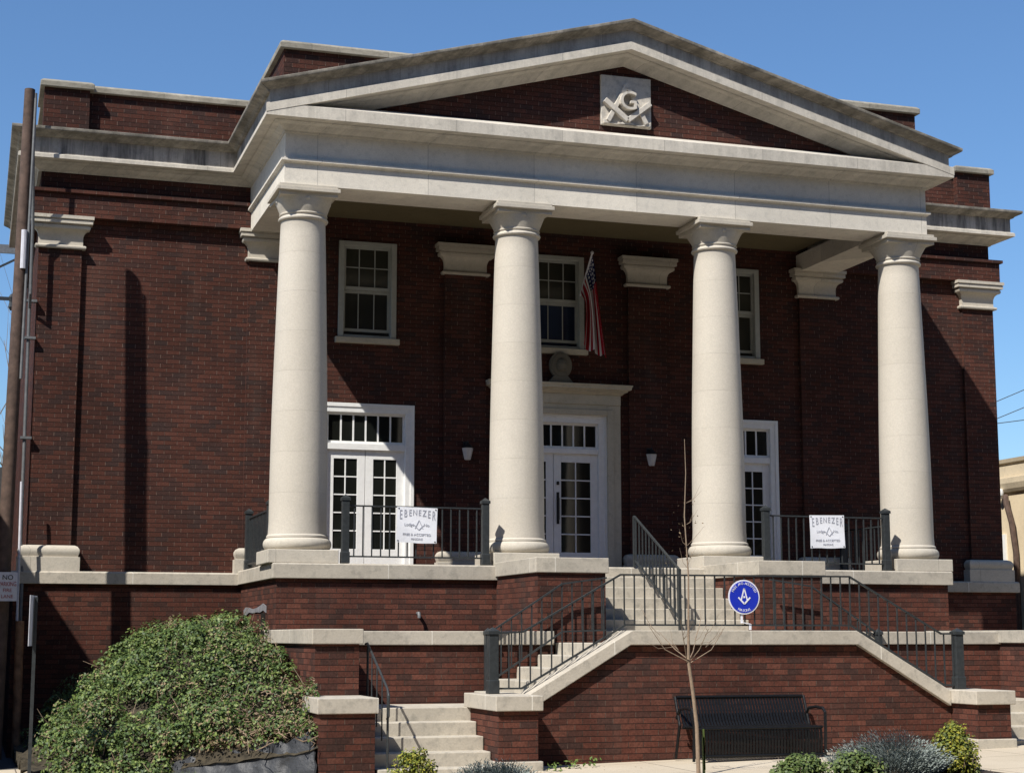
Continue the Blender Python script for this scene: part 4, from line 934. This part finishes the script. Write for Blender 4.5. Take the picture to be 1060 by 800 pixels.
m = MB(); m.tube([(-8.90, -.23, .2), (-8.905, -.2, 2.9), (-8.95, -.12, 3.4), (-8.965, -.12, 7.1), (-8.965, -.3, 7.3), (-8.97, -.3, 8.4), (-9.02, -.62, 9.5), (-9.02, -.62, 10.5)], .027, 10); m.build('pipe', 'pipe_grey', th, smooth=True)
m = MB()
for z in (7.2, 6.6, 5.0): m.box(-9.02, -8.85, -.17, -.06, z, z + .04)
m.build('clamp', 'pipe_grey', th)
th = thing('rusty_pipe', (-8.95, -.5, .2), 'rusty brown pipe standing at the left corner below the parking sign', 'pipe')
m = MB(); m.tube([(-8.90, -.55, .1), (-8.92, -.55, 2.15)], .065, 12); m.build('sleeve', 'rust_pipe', th, smooth=True)
m = MB(); m.tube([(-8.96, -.5, 2.1), (-8.98, -.4, 4.3)], .02, 8); m.build('riser', 'plate', th, smooth=True)
# parking sign fixed to the pole
px_, pz_, pyy = -9.15, 2.635, -1.86; ps = thing('parking_sign', (px_, pyy, pz_), 'small white parking notice with red lettering fixed to the utility pole', 'sign')
m = MB(); m.box(px_ - .14, px_ + .14, pyy, pyy + .006, pz_ - .21, pz_ + .21); m.build('plate', 'plate', ps)
t = MB(); put_text(t, 'NO', .1, px_, pyy - .003, pz_ + .13); t.build('lettering', 'black', ps)
t = MB(); put_text(t, 'PARKING', .074, px_, pyy - .003, pz_ + .035, .82, 1.2); t.build('lettering', 'red', ps); t = MB(); put_text(t, 'FIRE', .07, px_, pyy - .003, pz_ - .055); t.build('lettering', 'red', ps); t = MB(); put_text(t, 'LANE', .07, px_, pyy - .003, pz_ - .145); t.build('lettering', 'red', ps)
# street sign seen edge-on
qx, qy = -8.90, -6.5; th = thing('street_sign', (qx, qy, .25), 'metal sign on a slim dark post seen edge-on at the left', 'sign')
m = MB(); m.box(qx - .02, qx + .02, qy - .02, qy + .02, .1, 2.38); m.build('post', 'iron', th)
m = MB(); a = R_(78); d = Vector((math.cos(a), math.sin(a), 0)) * .23; n = Vector((-d.y, d.x, 0)).normalized() * .003; c = Vector((qx - .03, qy, 2.1))
m.add([c - d - n + Vector((0, 0, -.3)), c + d - n + Vector((0, 0, -.3)), c + d + n + Vector((0, 0, -.3)), c - d + n + Vector((0, 0, -.3)), c - d - n + Vector((0, 0, .3)), c + d - n + Vector((0, 0, .3)), c + d + n + Vector((0, 0, .3)), c - d + n + Vector((0, 0, .3))],
      [(3, 2, 1, 0), (4, 5, 6, 7), (0, 1, 5, 4), (1, 2, 6, 5), (2, 3, 7, 6), (3, 0, 4, 7)]); m.build('plate', 'plate', th)

# ------------------------------------------------------------------ neighbours, and an added block against the low sky
nb = thing('brick_neighbour', (-16, 4, 0), 'plain brick building across the alley on the left', 'building')
m = MB(); m.box(-22, -11.25, -4.1, 22, -.3, 6.3); m.build('wall', 'brick', nb)
m = MB(); m.box(-22.1, -11.2, -4.15, 22.1, 6.3, 6.5); m.build('parapet_coping', 'coping_old', nb)
gr = thing('alley_garage', (-9.5, 27, 0), 'dark low garage closing the far end of the alley', 'garage')
m = MB(); m.box(-11.5, -6, 25.5, 31, -.3, 5.7); m.build('wall', 'dark_board', gr)
m = MB(); m.prism([(-11.7, 5.7), (-5.8, 5.7), (-8.7, 7.1)], 'y', 25.3, 31.2); m.build('roof', 'roof', gr)
# bare tree far behind on the left
bt_ = thing('bare_tree', (-9.0, 36, 0), 'leafless tree far behind the left corner', 'tree'); r = random.Random(31)
m = MB(); m.tube([(-9.0, 36, 0), (-8.95, 36, 3), (-9.05, 36, 6)], [.28, .22, .15], 8); m.build('trunk', 'twig', bt_, smooth=True)
m = MB()
for k in range(26):
    a = r.uniform(0, 6.28); z = r.uniform(3.5, 6); p = Vector((-9.0, 36, z)); limb(m, p, p + Vector((math.cos(a) * r.uniform(.8, 2.2), math.sin(a) * 1.5, r.uniform(1.5, 5))), .05, 2)
m.build('crown', 'twig', bt_)
# tan building on the right
tb = thing('tan_building', (18, 12, .3), 'tan stone building beyond the right corner', 'building')
m = MB(); m.box(14, 26, 2.5, 24, 0, 6.05); m.build('wall', 'tan_wall', tb)
m = MB(); m.sweep([(14, 24), (14, 2.5), (26, 2.5)], [(-.2, 5.35), (.06, 5.35), (.10, 5.42), (.14, 5.55), (.14, 5.68), (.05, 5.70), (.03, 6.0), (.08, 6.05), (.10, 6.14), (-.3, 6.16)]); m.build('cornice', 'tan_trim', tb)
m = MB(); m.tube([(13.88, 7.25, 5.25), (13.82, 7.15, 5.1), (13.85, 7.0, 4.6), (13.9, 6.95, 3.9), (13.9, 6.95, 2.0)], .07, 8); m.build('downspout', 'wood_pole', tb, smooth=True)
m = MB(); m.box(13.95, 14.02, 7.45, 8.1, 2.2, 4.35); m.build('window', 'white', tb)
m = MB(); m.lathe(13.85, 7.42, [(.02, 5.24), (.07, 5.27), (.09, 5.34), (.07, 5.41), (.02, 5.44)], 14); m.box(13.84, 14.0, 7.4, 7.44, 5.2, 5.24); m.build('globe_lamp', 'white', tb, smooth=True)
st = thing('side_stoop', (12.9, 6.5, .3), 'grey concrete stoop beside the tan building', 'steps')
m = MB(); m.box(12.3, 14, 5.2, 7.4, .2, 1.55); m.build('platform', 'step', st)
rs = thing('stoop_railing', (12.4, 6.3, 1.55), 'iron railing on the stoop beside the tan building', 'railing')
m = MB()
m.bar((12.4, 5.3, 2.45), (12.4, 7.3, 2.45), .04); m.build('top_rail', 'wood_pole', rs)
for k in range(7): m = MB(); y = 5.3 + 2 * k / 6; m.box(12.385, 12.415, y - .015, y + .015, 1.55, 2.45); m.build('baluster', 'wood_pole', rs)
ob = thing('low_sky_blocker', (-5, -46, 0), 'unseen tall brick block added across the street to cut low sky light', 'building')  # unseen; added and made tall to keep low sky light off the porch
m = MB(); m.box(-60, 55, -56, -42, -.5, 27); m.build('wall', 'brick', ob)
m = MB(); m.box(-60.2, 55.2, -56.2, -41.8, 27, 27.4); m.build('parapet_coping', 'coping_old', ob)
for k in range(24):
    for z in (1.2, 5.0, 8.8, 12.6, 16.4, 20.2):
        x = -56 + 4.7 * k; m = MB(); m.box(x, x + 1.6, -41.99, -41.93, z, z + 2.1); m.build('window', 'glass', ob)
# overhead wires at the right
for i, (a, b) in enumerate((((19.9, 15, 9.23), (19.07, 15, 8.885)), ((19.87, 15, 8.70), (19.04, 15, 8.367)), ((19.85, 15, 8.32), (19.03, 15, 8.19)))):
    a, b = Vector(a), Vector(b); d = (a - b); m = MB(); p0 = b - d * 4; p1 = a + d * 9; m.tube([p0.lerp(p1, t / 8) - Vector((0, 0, .3 * math.sin(math.pi * t / 8) * .2)) for t in range(9)], .012, 5)
    tag(m.build('overhead_wire', 'wire'), ('uppermost of the three wires in the sky at the right', 'middle of the three wires in the sky at the right', 'lowest of the three wires in the sky at the right')[i], 'wire', 'overhead wires')
